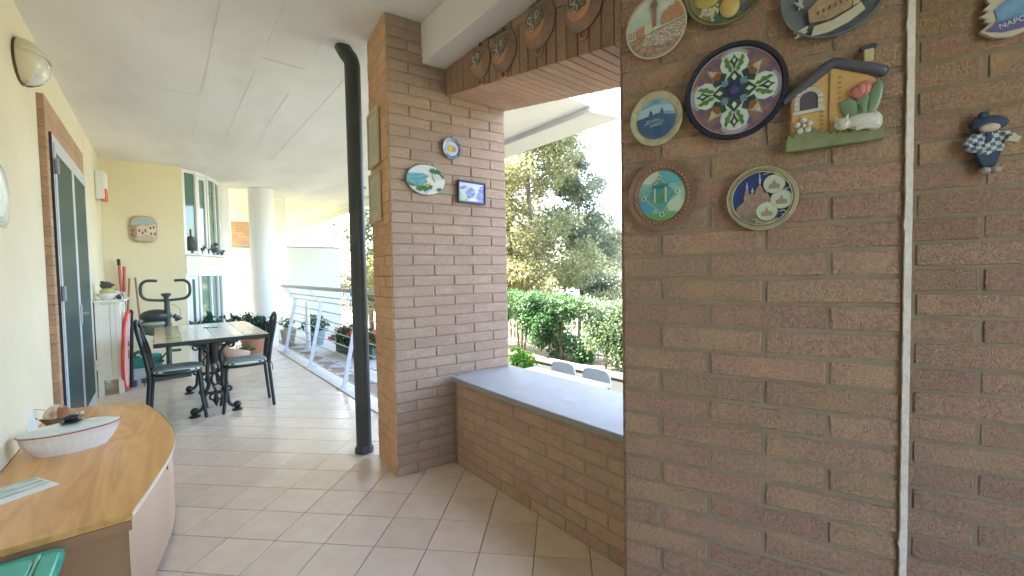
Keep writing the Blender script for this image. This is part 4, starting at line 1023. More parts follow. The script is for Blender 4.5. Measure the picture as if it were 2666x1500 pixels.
# framed prints on the pillar's orange side
SR = PR-math.pi/2
for k, (zc, hh, lab) in enumerate(((2.215,.185,'upper of two cream framed prints on the orange pillar side'), (1.825,.168,'lower of two cream framed prints on the orange pillar side'))):
    q = on(PL, SR, -.275, zc, -.008)
    t = thing('framed_print', lab, 'framed print', q, SR, 'cream framed prints')
    wv = .125; f = MB()
    f.box(-wv,wv,-.018,0,-hh,-hh+.022).box(-wv,wv,-.018,0,hh-.022,hh).box(-wv,-wv+.022,-.018,0,-hh+.022,hh-.022).box(wv-.022,wv,-.018,0,-hh+.022,hh-.022)
    f.build('frame', M('cream_frame_wood', (.62,.52,.36), .5, (.55,.46,.31), 6), t, bevel=.002)
    MB().box(-wv+.022,wv-.022,-.010,-.002,-hh+.022,hh-.022).build('mount', C_('mount_cream', (.60,.55,.42), .7), t)
    MB().box(-wv+.055,wv-.055,-.0115,-.0102,-hh+.065,hh-.065).build('print', M('faded_print', (.42,.45,.36), .6, (.55,.52,.40), 18, 4), t)

# ------------------------------------------------------------------ copper pans on the lintel
m_cop = M('aged_copper', (.64,.32,.18), .4, (.48,.25,.15), 14, 4, .05, 40, metal=.3)
m_cop2 = M('dull_brown_copper', (.36,.235,.165), .5, (.27,.18,.13), 14, 4, .05, 40, metal=.15)
pans = [(2.063,2.540,.092,'leftmost and smallest-looking copper pan on the lintel, nearest the pillar'),(1.842,2.515,.104,'second copper pan from the pillar on the brick lintel'),(1.560,2.530,.110,'third copper pan from the pillar on the brick lintel'),(1.272,2.485,.108,'copper pan on the lintel nearest the plate-covered pier')]
for (y, zz, r_, lab) in pans:
    t = thing('copper_pan', lab, 'copper pan', (1.498, y, zz), R(-90), 'copper pans on the lintel')
    MB().lathe([(0,.030),(r_*.62,.030),(r_*.72,.026),(r_*.88,.008),(r_,.006),(r_*1.03,.008),(r_*1.03,.003),(r_*.85,.0),(0,0)], 40, axis='y').build('dish', m_cop2, t, smooth=45)
    pic(t, 'copper_sheen', arc(-.006, -r_*.06, r_*.62, 180, 360, 18, 1, .95), .0301, m_cop, .002)  # sheen of the copper painted as an orange lower half
    pic(t, 'dark_relief', [(r_*.60*(1+.06*math.sin(k*2.3))*math.cos(R(k*10))-.008, r_*.22+r_*.46*(1+.07*math.sin(k*1.7))*math.sin(R(k*10))) for k in range(36)], .0323, M('dark_patina', (.10,.09,.08), .5, (.34,.29,.22), 90, 5, .6, 80, lo=.42, hi=.62), .003)
    for (x, z_) in ((-.35,.25),(-.22,-.12),(.12,.30)):
        MB().tube([(x*r_+r_*.11*math.cos(R(a)), -.0365, z_*r_+r_*.15*math.sin(R(a))) for a in range(0,360,24)], .0028, 6, closed=True).build('white_ring', C_('ring_cream', (.66,.60,.48), .4), t, smooth=50)
    MB().tube([(0+.022*math.cos(R(a)), -.008, -r_*1.03-.014+.020*math.sin(R(a))) for a in range(-210,31,20)], .005, 8).build('loop_handle', m_cop, t, smooth=50)
    MB().tube(smooth_path([(-.012,-.004,r_),(-.008,-.006,r_+.022),(.004,-.008,r_+.02),(.010,-.004,r_)], 4), .003, 6).build('hook', m_black, t)

# ------------------------------------------------------------------ souvenir plates on the pier
PP = (PX, PY); YP = -.004
def pier_at(u, z, y=YP): return on(PP, PRZ, u, z, y)
# 1 town square plate
t = plate('town_square_plate', 'plate printed with a tall tower and a town square, top left of the pier', pier_at(.106, 1.988), PRZ, .083, M('cream_rim', (.58,.50,.44), .3), well=.93, sy=1.06, depth=.012)
ci = circ(0,0,.078,48,1,1.06); Y0 = .0085
pic(t, 'printed_sky', ci, Y0, M('printed_sky', (.42,.56,.56), .25, (.60,.66,.62), 22, 3))
pic(t, 'printed_square', [(-.1,-.025),(-.02,-.012),(.1,.012),(.1,-.1),(-.1,-.1)], Y0+.0014, M('printed_square', (.24,.16,.12), .4, (.40,.31,.25), 110, 3), within=ci)
pic(t, 'printed_crowd', [(-.03,-.02),(.1,.008),(.1,-.035),(.02,-.055),(-.035,-.045)], Y0+.0028, M('printed_crowd', (.30,.24,.22), .4, (.62,.56,.52), 260, 2, lo=.48, hi=.56), within=ci)
pic(t, 'printed_palace', [(.015,.0),(.02,.034),(.035,.036),(.037,.046),(.050,.043),(.052,.052),(.1,.062),(.1,.015)], Y0+.0032, M('printed_brick', (.50,.27,.17), .4, (.40,.20,.13), 150, 2), within=ci)
pic(t, 'printed_tower', [(-.008,.0),(.003,.002),(.003,.10),(-.008,.10)], Y0+.0044, C_('printed_tower', (.33,.16,.14), .4), within=ci)
pic(t, 'tower_head', [(-.011,.052),(.006,.052),(.006,.066),(-.011,.066)], Y0+.0058, C_('tower_head', (.22,.13,.12), .4), within=ci)
pic(t, 'printed_houses', [(-.1,.0),(-.055,.006),(-.008,.014),(-.008,-.012),(-.055,-.022),(-.1,-.028)], Y0+.0032, C_('printed_houses', (.60,.54,.44), .4), within=ci)
pic(t, 'printed_red_block', [(-.052,.004),(-.030,.009),(-.03,-.016),(-.052,-.022)], Y0+.0044, C_('printed_red', (.46,.22,.15), .4), within=ci)
for k in range(4):
    for j in range(3): pic(t, 'printed_window', [(-.075+.007*k,-.004-.007*j),(-.071+.007*k,-.0035-.007*j),(-.071+.007*k,-.0005-.007*j),(-.075+.007*k,-.001-.007*j)], Y0+.0046, C_('printed_dark', (.16,.13,.12), .5), within=ci)
for (x, zz, s) in ((-.035,-.058,.010),(-.015,-.064,.008),(.008,-.066,.009),(-.048,-.045,.008)): pic(t, 'printed_fountain', circ(x,zz,s,10,1,.7), Y0+.0030, C_('printed_tan', (.46,.30,.20), .4), within=ci)
# 2 fruit plate
t = plate('fruit_relief_plate', 'olive plate with a yellow pear and pale grapes at the top of the pier', pier_at(.283, 2.040), PRZ, .099, M('olive_glaze', (.22,.20,.10), .35, (.15,.15,.09), 14), well=.90, depth=.014)
ci = circ(0,0,.088,40)
pic(t, 'painted_ground', ci, .007, M('khaki_ground', (.30,.26,.13), .4, (.20,.20,.12), 18))
MB().ball((.01,-.012,-.058), (.024,.010,.026), 14, 8).ball((.014,-.012,-.030), (.015,.008,.022), 12, 8).build('pear', C_('pear_yellow', (.62,.44,.16), .4), t, smooth=60)
MB().ball((-.045,-.010,-.022), (.030,.008,.022), 14, 8).build('lemon', C_('lemon_olive', (.42,.36,.10), .4), t, smooth=60)
rr = random.Random(5); gmb = MB()
for _ in range(60): 
    a, b = rr.gauss(-.040,.016), rr.gauss(-.055,.012)
    if a*a+b*b < .085**2: gmb.ball((a,-.010,b), .0042, 6, 4)
gmb.build('white_berries', C_('white_berry', (.60,.55,.45), .4), t, smooth=60)
gmb = MB()
for _ in range(40):
    a, b = rr.gauss(.058,.015), rr.gauss(-.022,.016)
    if a*a+b*b < .085**2: gmb.ball((a,-.010,b), .0045, 6, 4)
gmb.build('brown_nuts', C_('brown_nut', (.30,.19,.12), .5), t, smooth=60)
for (x, zz, c) in ((-.012,-.076,(.05,.16,.12)),(.045,-.066,(.08,.10,.14)),(.012,-.078,(.06,.18,.14))): pic(t, 'painted_leaf', circ(x,zz,.014,12,1.3,.7), .0085, C_('leaf_%d' % int(c[0]*100+c[2]*1000), c, .4), .002, within=ci)
# 3 big floral plate
t = thing('floral_plate', 'largest round plate with a white eight-pointed floral star and dark blue rim', 'plate', pier_at(.304, 1.763), PRZ)
RB = .118
MB().lathe([(0,.010),(RB*.90,.011),(RB*.93,.020),(RB*1.0,.022),(RB*1.02,.016),(RB*.9,.0),(0,0)], 56, axis='y', sy=1.045).build('dark_rim', C_('dark_navy_glaze', (.022,.026,.05), .25), t, smooth=45)
ci = circ(0,0,RB*.885,56,1,1.045)
pic(t, 'purple_ground', ci, .0112, M('purple_ground', (.17,.115,.17), .3, (.30,.17,.10), 55, 4))
MB().tube([(RB*.89*math.cos(R(a)), -.0135, RB*.93*math.sin(R(a))) for a in range(0,360,6)], .0016, 6, closed=True).build('lilac_line', C_('lilac_line', (.42,.36,.46), .3), t, smooth=60)
def star(s):
    P = []
    for k in range(4):
        a0 = 90*k
        def rt(x, z_, a=a0): return (x*math.cos(R(a))-z_*math.sin(R(a)), (x*math.sin(R(a))+z_*math.cos(R(a)))*1.04)
        P += [rt(.036*s,-.022*s)] if False else []
        P += [rt(x*s, z_*s) for x, z_ in ((.047,-.022),(.054,-.030),(.070,-.033),(.086,-.027),(.094,-.014),(.0965,0),(.094,.014),(.086,.027),(.070,.033),(.054,.030),(.047,.024),(.060,.060),(.024,.047))]
    return P
pic(t, 'lilac_border', star(1.09), .0126, C_('lilac_border', (.36,.33,.44), .3), .0010)
pic(t, 'white_star', star(1.0), .0138, C_('white_star_glaze', (.60,.68,.62), .25), .0010)
m_lg, m_dg, m_db, m_br, m_ye = C_('leaf_green_glaze', (.09,.22,.08), .3), C_('dark_teal_glaze', (.030,.075,.070), .3), C_('deep_blue_glaze', (.035,.045,.15), .3), C_('russet_glaze', (.24,.10,.06), .3), C_('ochre_glaze', (.58,.42,.16), .3)
for k in range(4):
    a0 = R(90*k)
    rt = lambda x, z_: (x*math.cos(a0)-z_*math.sin(a0), (x*math.sin(a0)+z_*math.cos(a0))*1.04)
    for s in (-1, 1):
        pic(t, 'green_leaf', [rt(x, s*z_) for x, z_ in ((.046,.006),(.052,.014),(.058,.013),(.064,.022),(.072,.020),(.080,.024),(.088,.018),(.080,.015),(.074,.011),(.066,.010),(.058,.005))], .0150, m_lg)
    pic(t, 'dark_bud', [rt(x, z_) for x, z_ in ((.052,0),(.066,.004),(.076,.011),(.082,.004),(.092,0),(.082,-.004),(.076,-.011),(.066,-.004))], .0152, m_dg)
    pic(t, 'white_bud_core', [rt(x, z_) for x, z_ in ((.068,0),(.076,.004),(.082,0),(.076,-.004))], .0166, C_('white_star_glaze', (.6,.68,.62), .25))
    pic(t, 'dark_arm', [rt(x, z_) for x, z_ in ((.010,.010),(.032,.018),(.052,.0),(.032,-.018),(.010,-.010))], .0150, m_dg)
    pic(t, 'white_drop', [rt(x, z_) for x, z_ in ((.026,0),(.034,.006),(.044,0),(.034,-.006))], .0166, C_('white_star_glaze', (.6,.68,.62), .25))
    a1 = R(90*k+45)
    rq = lambda x, z_: (x*math.cos(a1)-z_*math.sin(a1), (x*math.sin(a1)+z_*math.cos(a1))*1.04)
    pic(t, 'blue_square', [rq(x, z_) for x, z_ in ((.018,.0),(.030,.010),(.042,.0),(.030,-.010))], .0168, C_('slate_blue_glaze', (.16,.24,.36), .3))
    pic(t, 'dark_leaf', [rq(x, z_) for x, z_ in ((.034,.0),(.044,.020),(.054,.016),(.060,.004),(.060,-.004),(.054,-.016),(.044,-.020))], .0154, m_dg)
    pic(t, 'russet_flower', [rq(x, z_) for x, z_ in ((.048,0),(.056,.012),(.064,.010),(.068,0),(.064,-.010),(.056,-.012))], .0170, m_br)
    pic(t, 'ochre_tip', [rq(x, z_) for x, z_ in ((.064,.0),(.070,.008),(.077,0),(.070,-.008))], .0172, m_ye)
    for s in (-1, 1): pic(t, 'corner_motif', [rq(x, z_+s*.030) for x, z_ in ((.070,0),(.078,.010),(.088,.004),(.092,-.004),(.080,-.010))], .0126, C_('violet_motif', (.14,.11,.22), .3), within=ci)
pic(t, 'blue_centre', [((.016 if k % 2 else .024)*math.cos(R(k*22.5)), (.016 if k % 2 else .024)*1.04*math.sin(R(k*22.5))) for k in range(16)], .0180, m_db)
pic(t, 'violet_centre', circ(0,0,.010,12), .0194, C_('violet_glaze', (.10,.07,.20), .3))
# 4 blue castle plate
t = plate('castle_plate', 'small blue plate with a cream rim left of the floral plate', pier_at(.106, 1.731), PRZ, .072, M('cream_gold_rim', (.52,.49,.36), .3, (.40,.37,.24), 60), well=.70, sy=1.06, depth=.013)
ci = circ(0,0,.052,40,1,1.06)
pic(t, 'printed_sky', ci, .0075, M('blue_print_sky', (.10,.24,.48), .25, (.36,.52,.66), 14, 2))
pic(t, 'printed_light_sky', [(-.06,.0),(-.02,.012),(.03,.018),(.06,.012),(.06,.03),(.0,.04),(-.06,.026)], .0088, C_('pale_print_sky', (.40,.55,.66), .25), within=ci)
pic(t, 'printed_hill', [(-.06,.002),(-.03,.008),(-.02,.007),(-.018,.020),(-.014,.026),(-.010,.020),(-.009,.010),(-.002,.012),(.0,.018),(.003,.012),(.009,.014),(.013,.024),(.017,.030),(.020,.022),(.022,.010),(.06,.004),(.06,-.08),(-.06,-.08)], .0100, M('dark_blue_print', (.035,.09,.20), .3, (.06,.14,.28), 30, 4), within=ci)
for (x, zz, a, b) in ((-.008,-.006,.020,.004),(.0,-.018,.016,.004),(.012,-.010,.010,.003),(-.022,-.012,.008,.003)): pic(t, 'printed_facade', [(x-a,zz-b),(x+a,zz-b+.002),(x+a,zz+b+.002),(x-a,zz+b)], .0114, M('pale_blue_facade', (.26,.36,.46), .3, (.08,.15,.26), 160, 2), within=ci)
# 5 green city plate with beaded terracotta rim
t = plate('beaded_city_plate', 'brown beaded plate with a turquoise city collage, lower left on the pier', pier_at(.119, 1.512), PRZ, .092, M('brown_clay', (.27,.155,.11), .6, (.22,.125,.09), 16, 5, .2, 50), well=.66, sy=1.10, depth=.014)
bd = MB()
for k in range(44): bd.ball((.073*math.cos(R(k*360/44)), -.012, .073*1.10*math.sin(R(k*360/44))), .0042, 8, 5)
bd.build('bead_ring', C_('clay_bead', (.36,.20,.13), .5), t, smooth=60)
ci = circ(0,0,.064,48,1,1.10)
pic(t, 'printed_ground', ci, .0065, M('turquoise_print', (.12,.40,.38), .25, (.36,.60,.52), 26, 4))
pic(t, 'printed_blue_sky', [(-.005,.07),(.07,.07),(.045,.03),(.01,.035)], .0078, C_('print_cyan', (.12,.42,.52), .25), within=ci)
pic(t, 'printed_blue_corner', [(-.07,-.012),(-.045,-.012),(-.02,-.035),(-.03,-.05),(-.07,-.03)], .0078, C_('print_blue', (.08,.32,.55), .25), within=ci)
pic(t, 'printed_pale_wedge', [(-.05,.07),(-.008,.07),(-.005,.05),(-.03,.035),(-.06,.04)], .0078, C_('print_pale', (.55,.60,.52), .25), within=ci)
pic(t, 'printed_diamond', [(-.004,.048),(.040,.008),(.002,-.050),(-.044,-.006)], .0090, M('print_dark_teal', (.06,.26,.27), .25, (.12,.36,.34), 60, 4), within=ci)
pic(t, 'printed_pale_hall', [(.012,-.025),(.05,-.0),(.07,-.03),(.03,-.06)], .0078, C_('print_mint', (.50,.62,.48), .25), within=ci)
pic(t, 'printed_lawn', [(-.06,-.045),(-.02,-.05),(.03,-.045),(.05,-.05),(.04,-.08),(-.06,-.08)], .0084, C_('print_grass', (.15,.38,.14), .3), within=ci)
for (a, b, zz0, zz1) in ((-.020,-.015,-.020,.026),(.010,.015,-.020,.030)): pic(t, 'printed_column', [(a,zz0),(b,zz0),(b,zz1),(a,zz1)], .0104, C_('print_mint', (.5,.62,.48), .25))
pic(t, 'printed_arch_beam', [(-.024,.020),(.020,.024),(.020,.034),(-.024,.030)], .0106, C_('print_deep', (.04,.18,.20), .3))
pic(t, 'printed_arch', arc(-.003,-.004,.011,0,180,10)+[(-.014,-.02),(.008,-.02)], .0104, C_('print_foliage', (.08,.28,.16), .3))
for (x0_,z0_,x1_,z1_) in ((-.004,.048,.040,.008),(.040,.008,.002,-.050),(.002,-.050,-.044,-.006),(-.044,-.006,-.004,.048)): MB().tube([(x0_,-.0106,z0_),(x1_,-.0106,z1_)], .0008, 4).build('pale_line', C_('print_line', (.55,.68,.60), .3), t)
for (x, zz) in ((-.006,.052),(.044,.008),(-.048,-.006),(.002,-.054)):
    MB().tube([(x+.006*math.cos(R(a)), -.0120, zz+.006*math.sin(R(a))) for a in range(0,360,30)], .0018, 6, closed=True).build('seal', C_('print_seal', (.58,.66,.52), .3), t, smooth=60)
# 6 blue cathedral plate
t = thing('cathedral_plate', 'round blue plate with a brown cathedral and three pale vignettes on the pier', 'plate', pier_at(.366, 1.479), PRZ)
RC = .080
MB().lathe([(0,.004),(RC*.82,.005),(RC*.88,.012),(RC*.96,.012),(RC,.009),(RC*.9,0),(0,0)], 48, axis='y', sy=1.02).build('rim', M('dull_gold_rim', (.42,.39,.28), .35, (.30,.28,.24), 30, metal=.4), t, smooth=45)
for r_ in (.83, .975): MB().tube([(RC*r_*math.cos(R(a)), -.0125, RC*r_*1.02*math.sin(R(a))) for a in range(0,360,6)], .0012, 6, closed=True).build('gold_line', C_('gold_line', (.62,.55,.30), .3), t, smooth=60)
ci = circ(0,0,RC*.82,48,1,1.02)
pic(t, 'blue_field', ci, .0055, M('royal_blue_print', (.022,.045,.19), .25, (.03,.07,.24), 20))
m_cat = M('brown_relief', (.27,.17,.14), .5, (.36,.25,.20), 120, 3, .3, 120)
pic(t, 'cathedral_body', [(-.056,-.02),(-.040,-.005),(-.040,.008),(-.036,.026),(-.030,.028),(-.026,.010),(-.022,.018),(-.016,.010),(-.012,.024),(-.004,.040),(.003,.024),(.008,.012),(.012,.018),(.016,.006),(.022,-.002),(.022,-.040),(-.058,-.040)], .0068, m_cat, .0025, within=ci)
for (x, zb_, zt) in ((-.033,.026,.046),(-.004,.038,.066),(-.020,.016,.030),(.012,.016,.034)):
    MB().tube([(x,-.009,zb_),(x,-.009,zb_+(zt-zb_)*.45),(x,-.009,zt)], [.0028,.0022,.0005], 6).ball((x,-.009,zb_+(zt-zb_)*.35), .0034, 8, 5).build('spire', C_('pale_spire', (.45,.45,.50), .4), t, smooth=60)
pic(t, 'printed_street', [(-.07,-.036),(.03,-.036),(.03,-.07),(-.07,-.07)], .0070, M('grey_street', (.26,.22,.18), .5, (.18,.16,.15), 70), .0022, within=ci)
for (x, zz) in ((.028,.034),(.044,-.006),(.012,-.034)):
    pic(t, 'vignette', circ(x,zz,.0225,24), .0095, M('vignette_print', (.56,.58,.47), .3, (.44,.52,.48), 50, 3), .0014, within=ci)
    MB().tube([(x+.0228*math.cos(R(a)), -.0110, zz+.0228*math.sin(R(a))) for a in range(0,360,15)], .0011, 6, closed=True).build('gold_ring', C_('gold_line', (.62,.55,.30), .3), t, smooth=60)
    pic(t, 'vignette_building', [(x-.012,zz-.012),(x-.012,zz-.002),(x-.004,zz),(x,zz+.012),(x+.004,zz),(x+.012,zz-.002),(x+.012,zz-.012)], .0112, C_('vignette_brown', (.30,.24,.16), .5), within=ci)
for pts in ([(.005,.060),(.020,.064),(.034,.060),(.046,.050)],[(.052,.040),(.062,.034),(.060,.022),(.050,.018)],[(.040,-.036),(.050,-.034),(.052,-.042),(.044,-.045)],[(-.010,-.058),(.004,-.064),(.020,-.062),(.036,-.052)],[(-.022,-.052),(-.010,-.056),(-.012,-.064)]):
    MB().tube(smooth_path([(x,-.0105,zz) for x, zz in pts], 5), .0012, 6).build('gold_scroll', C_('gold_line', (.62,.55,.30), .3), t, smooth=60)
# 7 town relief plate
t = plate('town_relief_plate', 'dark slate plate with a tan town relief and parchment scroll, top right of the pier', pier_at(.510, 1.948), PRZ, .104, M('slate_relief', (.10,.12,.16), .5, (.15,.16,.18), 24, 5, .4, 60), well=.86, depth=.013)
ci = circ(0,0,.092,40)
pic(t, 'blue_sky', [(-.035,.0),(.0,-.012),(.04,.0),(.04,.1),(-.035,.1)], .006, C_('relief_blue', (.06,.20,.34), .5), within=ci)
m_tan = M('tan_relief', (.42,.30,.19), .7, (.34,.23,.16), 60, 4, .5, 90)
pic(t, 'town_block', [(-.045,-.060),(-.048,-.028),(-.030,-.012),(-.016,-.006),(-.004,-.020),(.010,-.012),(.022,.004),(.036,.0),(.036,-.046),(-.01,-.062)], .007, m_tan, .007)
pic(t, 'tower_block', [(.036,.02),(.046,.02),(.05,-.04),(.038,-.044)], .007, C_('relief_cream', (.50,.42,.28), .7), .008)
pic(t, 'cliff_block', [(.048,.03),(.082,.03),(.078,-.02),(.062,-.034),(.050,-.034)], .007, m_tan, .006)
pic(t, 'scroll', [(-.042,-.092),(-.036,-.070),(.0,-.066),(.036,-.050),(.052,-.040),(.060,-.058),(.030,-.078),(-.005,-.090)], .008, M('parchment', (.54,.51,.43), .7, (.48,.45,.37), 20), .006)
for (x0_,z0_,x1_,z1_) in ((-.070,-.080,-.050,-.070),(-.076,-.074,-.048,-.066),(-.074,-.086,-.050,-.076),(-.070,-.01,-.058,.01),(-.066,-.02,-.060,.0),(-.075,.0,-.060,-.012),(-.058,-.018,-.066,.006)): MB().tube([(x0_,-.010,z0_),(x1_,-.011,z1_)], .0022, 5).build('white_flourish', C_('relief_white', (.50,.50,.48), .6), t)
for k in range(7): MB().box(-.030+.011*k, -.027+.011*k, -.0165, -.0139, -.045+.003*k, -.037+.003*k).build('relief_window', C_('relief_dark', (.14,.09,.06), .8), t)
# 8 little house key holder
t = thing('house_ornament', 'ceramic cottage ornament with a sleeping white cat and pink tulip on the pier', 'ornament', pier_at(.512, 1.68), PRZ)
wall_o = [(-.084,-.064),(-.084,.036),(-.004,.094),(.066,.060),(.080,.046),(.080,-.064)]
m_hw = M('ochre_wall_ceramic', (.60,.38,.15), .4, (.55,.34,.13), 12)
MB().prism(wall_o, -.016, 0).build('house_wall', m_hw, t, bevel=.003)
m_rf = C_('slate_roof_ceramic', (.085,.085,.12), .3)
MB().tube([(-.100,-.012,.030),(-.052,-.014,.065),(-.010,-.015,.097),(.0,-.015,.101),(.010,-.015,.098),(.050,-.015,.080),(.092,-.014,.060),(.098,-.014,.056)], [.008,.0125,.0125,.0125,.0125,.0125,.0125,.008], 12).build('roof', m_rf, t, smooth=60)
MB().box(.056,.074,-.016,-.002,.088,.118).build('chimney', C_('chimney_cream', (.55,.46,.25), .4), t, bevel=.002); MB().box(.048,.080,-.019,0,.116,.128).build('chimney_cap', m_rf, t, bevel=.004)
wx, wz = -.048, .022
pic(t, 'window_glass', arc(wx,wz+.004,.018,0,180,10)+[(wx-.018,wz-.020),(wx+.018,wz-.020)], .0165, C_('window_dark', (.09,.085,.11), .4))
m_cs = C_('pale_cut_stone', (.55,.53,.50), .5)
for k in range(7):
    a, b = 180*k/7+2, 180*(k+1)/7-2
    pic(t, 'stone', arc(wx,wz+.004,.0185,a,b,3)+arc(wx,wz+.004,.0285,b,a,3), .0165, m_cs, .003)
for s in (-1, 1):
    for k in range(2): pic(t, 'stone', [(wx+s*.0185,wz+.003-.012*k),(wx+s*.0285,wz+.003-.012*k),(wx+s*.0285,wz-.008-.012*k),(wx+s*.0185,wz-.008-.012*k)], .0165, m_cs, .003)
pic(t, 'window_sill', [(wx-.032,wz-.030),(wx+.032,wz-.027),(wx+.032,wz-.020),(wx-.032,wz-.022)], .0165, m_cs, .004)
MB().tube([(-.008,-.017,-.058),(-.006,-.017,.086)], .0022, 6).build('corner_post', C_('brown_post', (.36,.20,.09), .5), t, smooth=50)
for k in range(6): pic(t, 'carved_mark', [(.008,.062-.012*k),(.016,.064-.012*k),(.016,.0655-.012*k),(.012,.068-.012*k),(.009,.066-.012*k)], .0165, C_('brown_mark', (.34,.19,.09), .6), .001)
for k in range(6): pic(t, 'carved_mark', [(-.026,-.012-.010*k),(-.018,-.010-.010*k),(-.020,-.005-.010*k),(-.025,-.006-.010*k)], .0165, C_('brown_mark', (.34,.19,.09), .6), .001)
m_tul = C_('tulip_pink', (.52,.18,.17), .35)
MB().ball((.044,-.022,.022), (.014,.008,.015), 12, 8).ball((.058,-.021,.028), (.012,.008,.017), 12, 8).ball((.050,-.024,.026), (.010,.008,.014), 12, 8).build('tulip', m_tul, t, smooth=60)
m_lf = C_('sage_leaf_ceramic', (.20,.29,.18), .35)
for (cx, cz, rx, rz_, an) in ((.035,-.015,.018,.030,35),(.055,-.010,.014,.034,0),(.075,.002,.013,.040,-12)):
    pts = [(cx+rx*math.cos(R(a))*math.cos(R(an))-rz_*math.sin(R(a))*math.sin(R(an)), cz+rx*math.cos(R(a))*math.sin(R(an))+rz_*math.sin(R(a))*math.cos(R(an))) for a in range(0,360,15)]
    MB().prism(pts, -.022, -.014).build('leaf', m_lf, t, bevel=.003, smooth=60)
m_ct = C_('white_cat_ceramic', (.62,.59,.54), .3)
MB().ball((.052,-.024,-.047), (.034,.012,.018), 18, 10).ball((.074,-.022,-.050), (.016,.011,.022), 14, 8).tube(smooth_path([(.082,-.026,-.066),(.060,-.030,-.062),(.040,-.032,-.064)], 5), .005, 8).build('sleeping_cat', m_ct, t, smooth=60)
hd_ = MB().ball((.016,-.028,-.048), (.016,.011,.014), 14, 8).tube([(.006,-.028,-.040),(.003,-.028,-.028)], [.006,.001], 6).tube([(.022,-.028,-.038),(.027,-.028,-.027)], [.006,.001], 6).build('cat_head', m_ct, t, smooth=60)
MB().tube([(.008,-.0385,-.050),(.011,-.0390,-.052)], .0009, 4).tube([(.019,-.0390,-.046),(.024,-.0380,-.045)], .0009, 4).build('closed_eye', C_('brown_mark', (.34,.19,.09), .6), t)
for k in range(5): 
    a = R(72*k+20); MB().ball((-.058+.013*math.cos(a), -.021, -.036+.013*math.sin(a)), (.0075,.005,.0075), 10, 6).build('petal', C_('petal_white', (.60,.57,.50), .35), t, smooth=60)
MB().ball((-.058,-.023,-.036), .0055, 10, 6).build('flower_eye', C_('petal_cream', (.52,.46,.32), .4), t, smooth=60)
gp = [(-.094,-.095)]+[(-.094+.188*k/30, -.066+(.010 if k % 2 else 0)+(.018*math.exp(-((k-7)/5)**2))) for k in range(31)]+[(.094,-.092)]
MB().prism(gp, -.021, -.0005).build('grass_base', M('moss_ceramic', (.17,.20,.10), .5, (.24,.26,.14), 40), t, bevel=.002)

# ------------------------------------------------------------------ ornaments on the set-back wall
t = thing('hanging_doll', 'little flat doll in a checked shirt and dark trousers holding a book', 'ornament', on(PP, PRZ, .858, 1.600, .250), PRZ)
m_dk = C_('doll_navy', (.035,.06,.12), .7)
MB().ball((0,-.012,.050), (.036,.012,.020), 16, 8).ball((-.01,-.012,.070), (.010,.008,.012), 8, 6).build('hat', m_dk, t, smooth=60)
MB().ball((-.001,-.020,.038), (.020,.010,.011), 14, 8).build('face', C_('doll_face', (.62,.50,.42), .6), t, smooth=60)
def check_mat():
    m = bpy.data.materials.new('checked_cloth'); m.use_nodes = True
    n, l = m.node_tree.nodes, m.node_tree.links
    tc = n.new('ShaderNodeTexCoord'); ck = n.new('ShaderNodeTexChecker'); ck.inputs['Scale'].default_value = 105
    ck.inputs['Color1'].default_value = (.56,.60,.62,1); ck.inputs['Color2'].default_value = (.10,.15,.24,1)
    mp = n.new('ShaderNodeMapping'); mp.inputs['Rotation'].default_value = (0, .2, 0); mp.inputs['Scale'].default_value = (1,.02,1)
    l.new(tc.outputs['Object'], mp.inputs[0]); l.new(mp.outputs[0], ck.inputs['Vector']); l.new(ck.outputs[0], n['Principled BSDF'].inputs['Base Color'])
    n['Principled BSDF'].inputs['Roughness'].default_value = .9
    return m
m_chk = check_mat()
MB().prism([(-.030,.020),(-.012,.030),(.016,.030),(.028,.022),(.026,-.022),(.010,-.020),(-.004,-.030),(-.016,-.026),(-.026,-.016)], -.022, -.004).build('shirt', m_chk, t, bevel=.004)
MB().tube(smooth_path([(-.024,-.016,.022),(-.040,-.020,.002),(-.030,-.024,-.012),(-.010,-.026,-.010)], 5), .0085, 8).build('arm', m_chk, t, smooth=60)
MB().tube(smooth_path([(.022,-.016,.024),(.036,-.020,.012),(.040,-.024,.004)], 5), .0085, 8).build('arm', m_chk, t, smooth=60)
MB().box(-.006,.002,-.026,-.021,.004,.026).build('neck_ribbon', m_dk, t)
MB().prism([(.024,-.002),(.044,-.008),(.050,.006),(.030,.010)], -.034, -.026).build('book', C_('book_cream', (.56,.52,.38), .6), t, bevel=.001)
MB().prism([(-.030,-.014),(.024,-.018),(.014,-.056),(-.010,-.060)], -.018, -.003).build('trousers', m_dk, t, bevel=.004)
for x in (-.006, .012): MB().ball((x,-.016,-.066), (.012,.012,.009), 12, 6).build('shoe', C_('doll_shoe', (.40,.35,.30), .6), t, smooth=60)
t = thing('bay_souvenir', 'blue bay-shaped souvenir with white lettering and cream edging, top right', 'souvenir', on(PP, PRZ, .893, 1.925, .250), PRZ)
body = [(-.055,-.045),(-.030,-.066),(.0,-.072),(.030,-.062),(.055,-.045),(.06,.06),(-.01,.06),(-.045,.03),(-.038,.018),(-.050,.008),(-.040,.0),(-.056,-.008),(-.042,-.016),(-.048,-.022),(-.036,-.028)]
MB().prism(body, -.012, 0).build('base', C_('souvenir_cream', (.56,.50,.46), .5), t, bevel=.002)
pic(t, 'blue_sea', [(-.034,-.040),(-.012,-.055),(.02,-.054),(.05,-.04),(.055,.05),(.02,.045),(-.03,.0),(-.024,-.025)], .0122, M('souvenir_sea', (.10,.22,.50), .3, (.22,.40,.66), 20), .002)
pic(t, 'violet_strip', [(-.044,-.046),(-.022,-.030),(.05,-.030),(.05,-.044),(.02,-.056),(-.014,-.058)], .0146, C_('souvenir_violet', (.13,.12,.36), .4), .001)
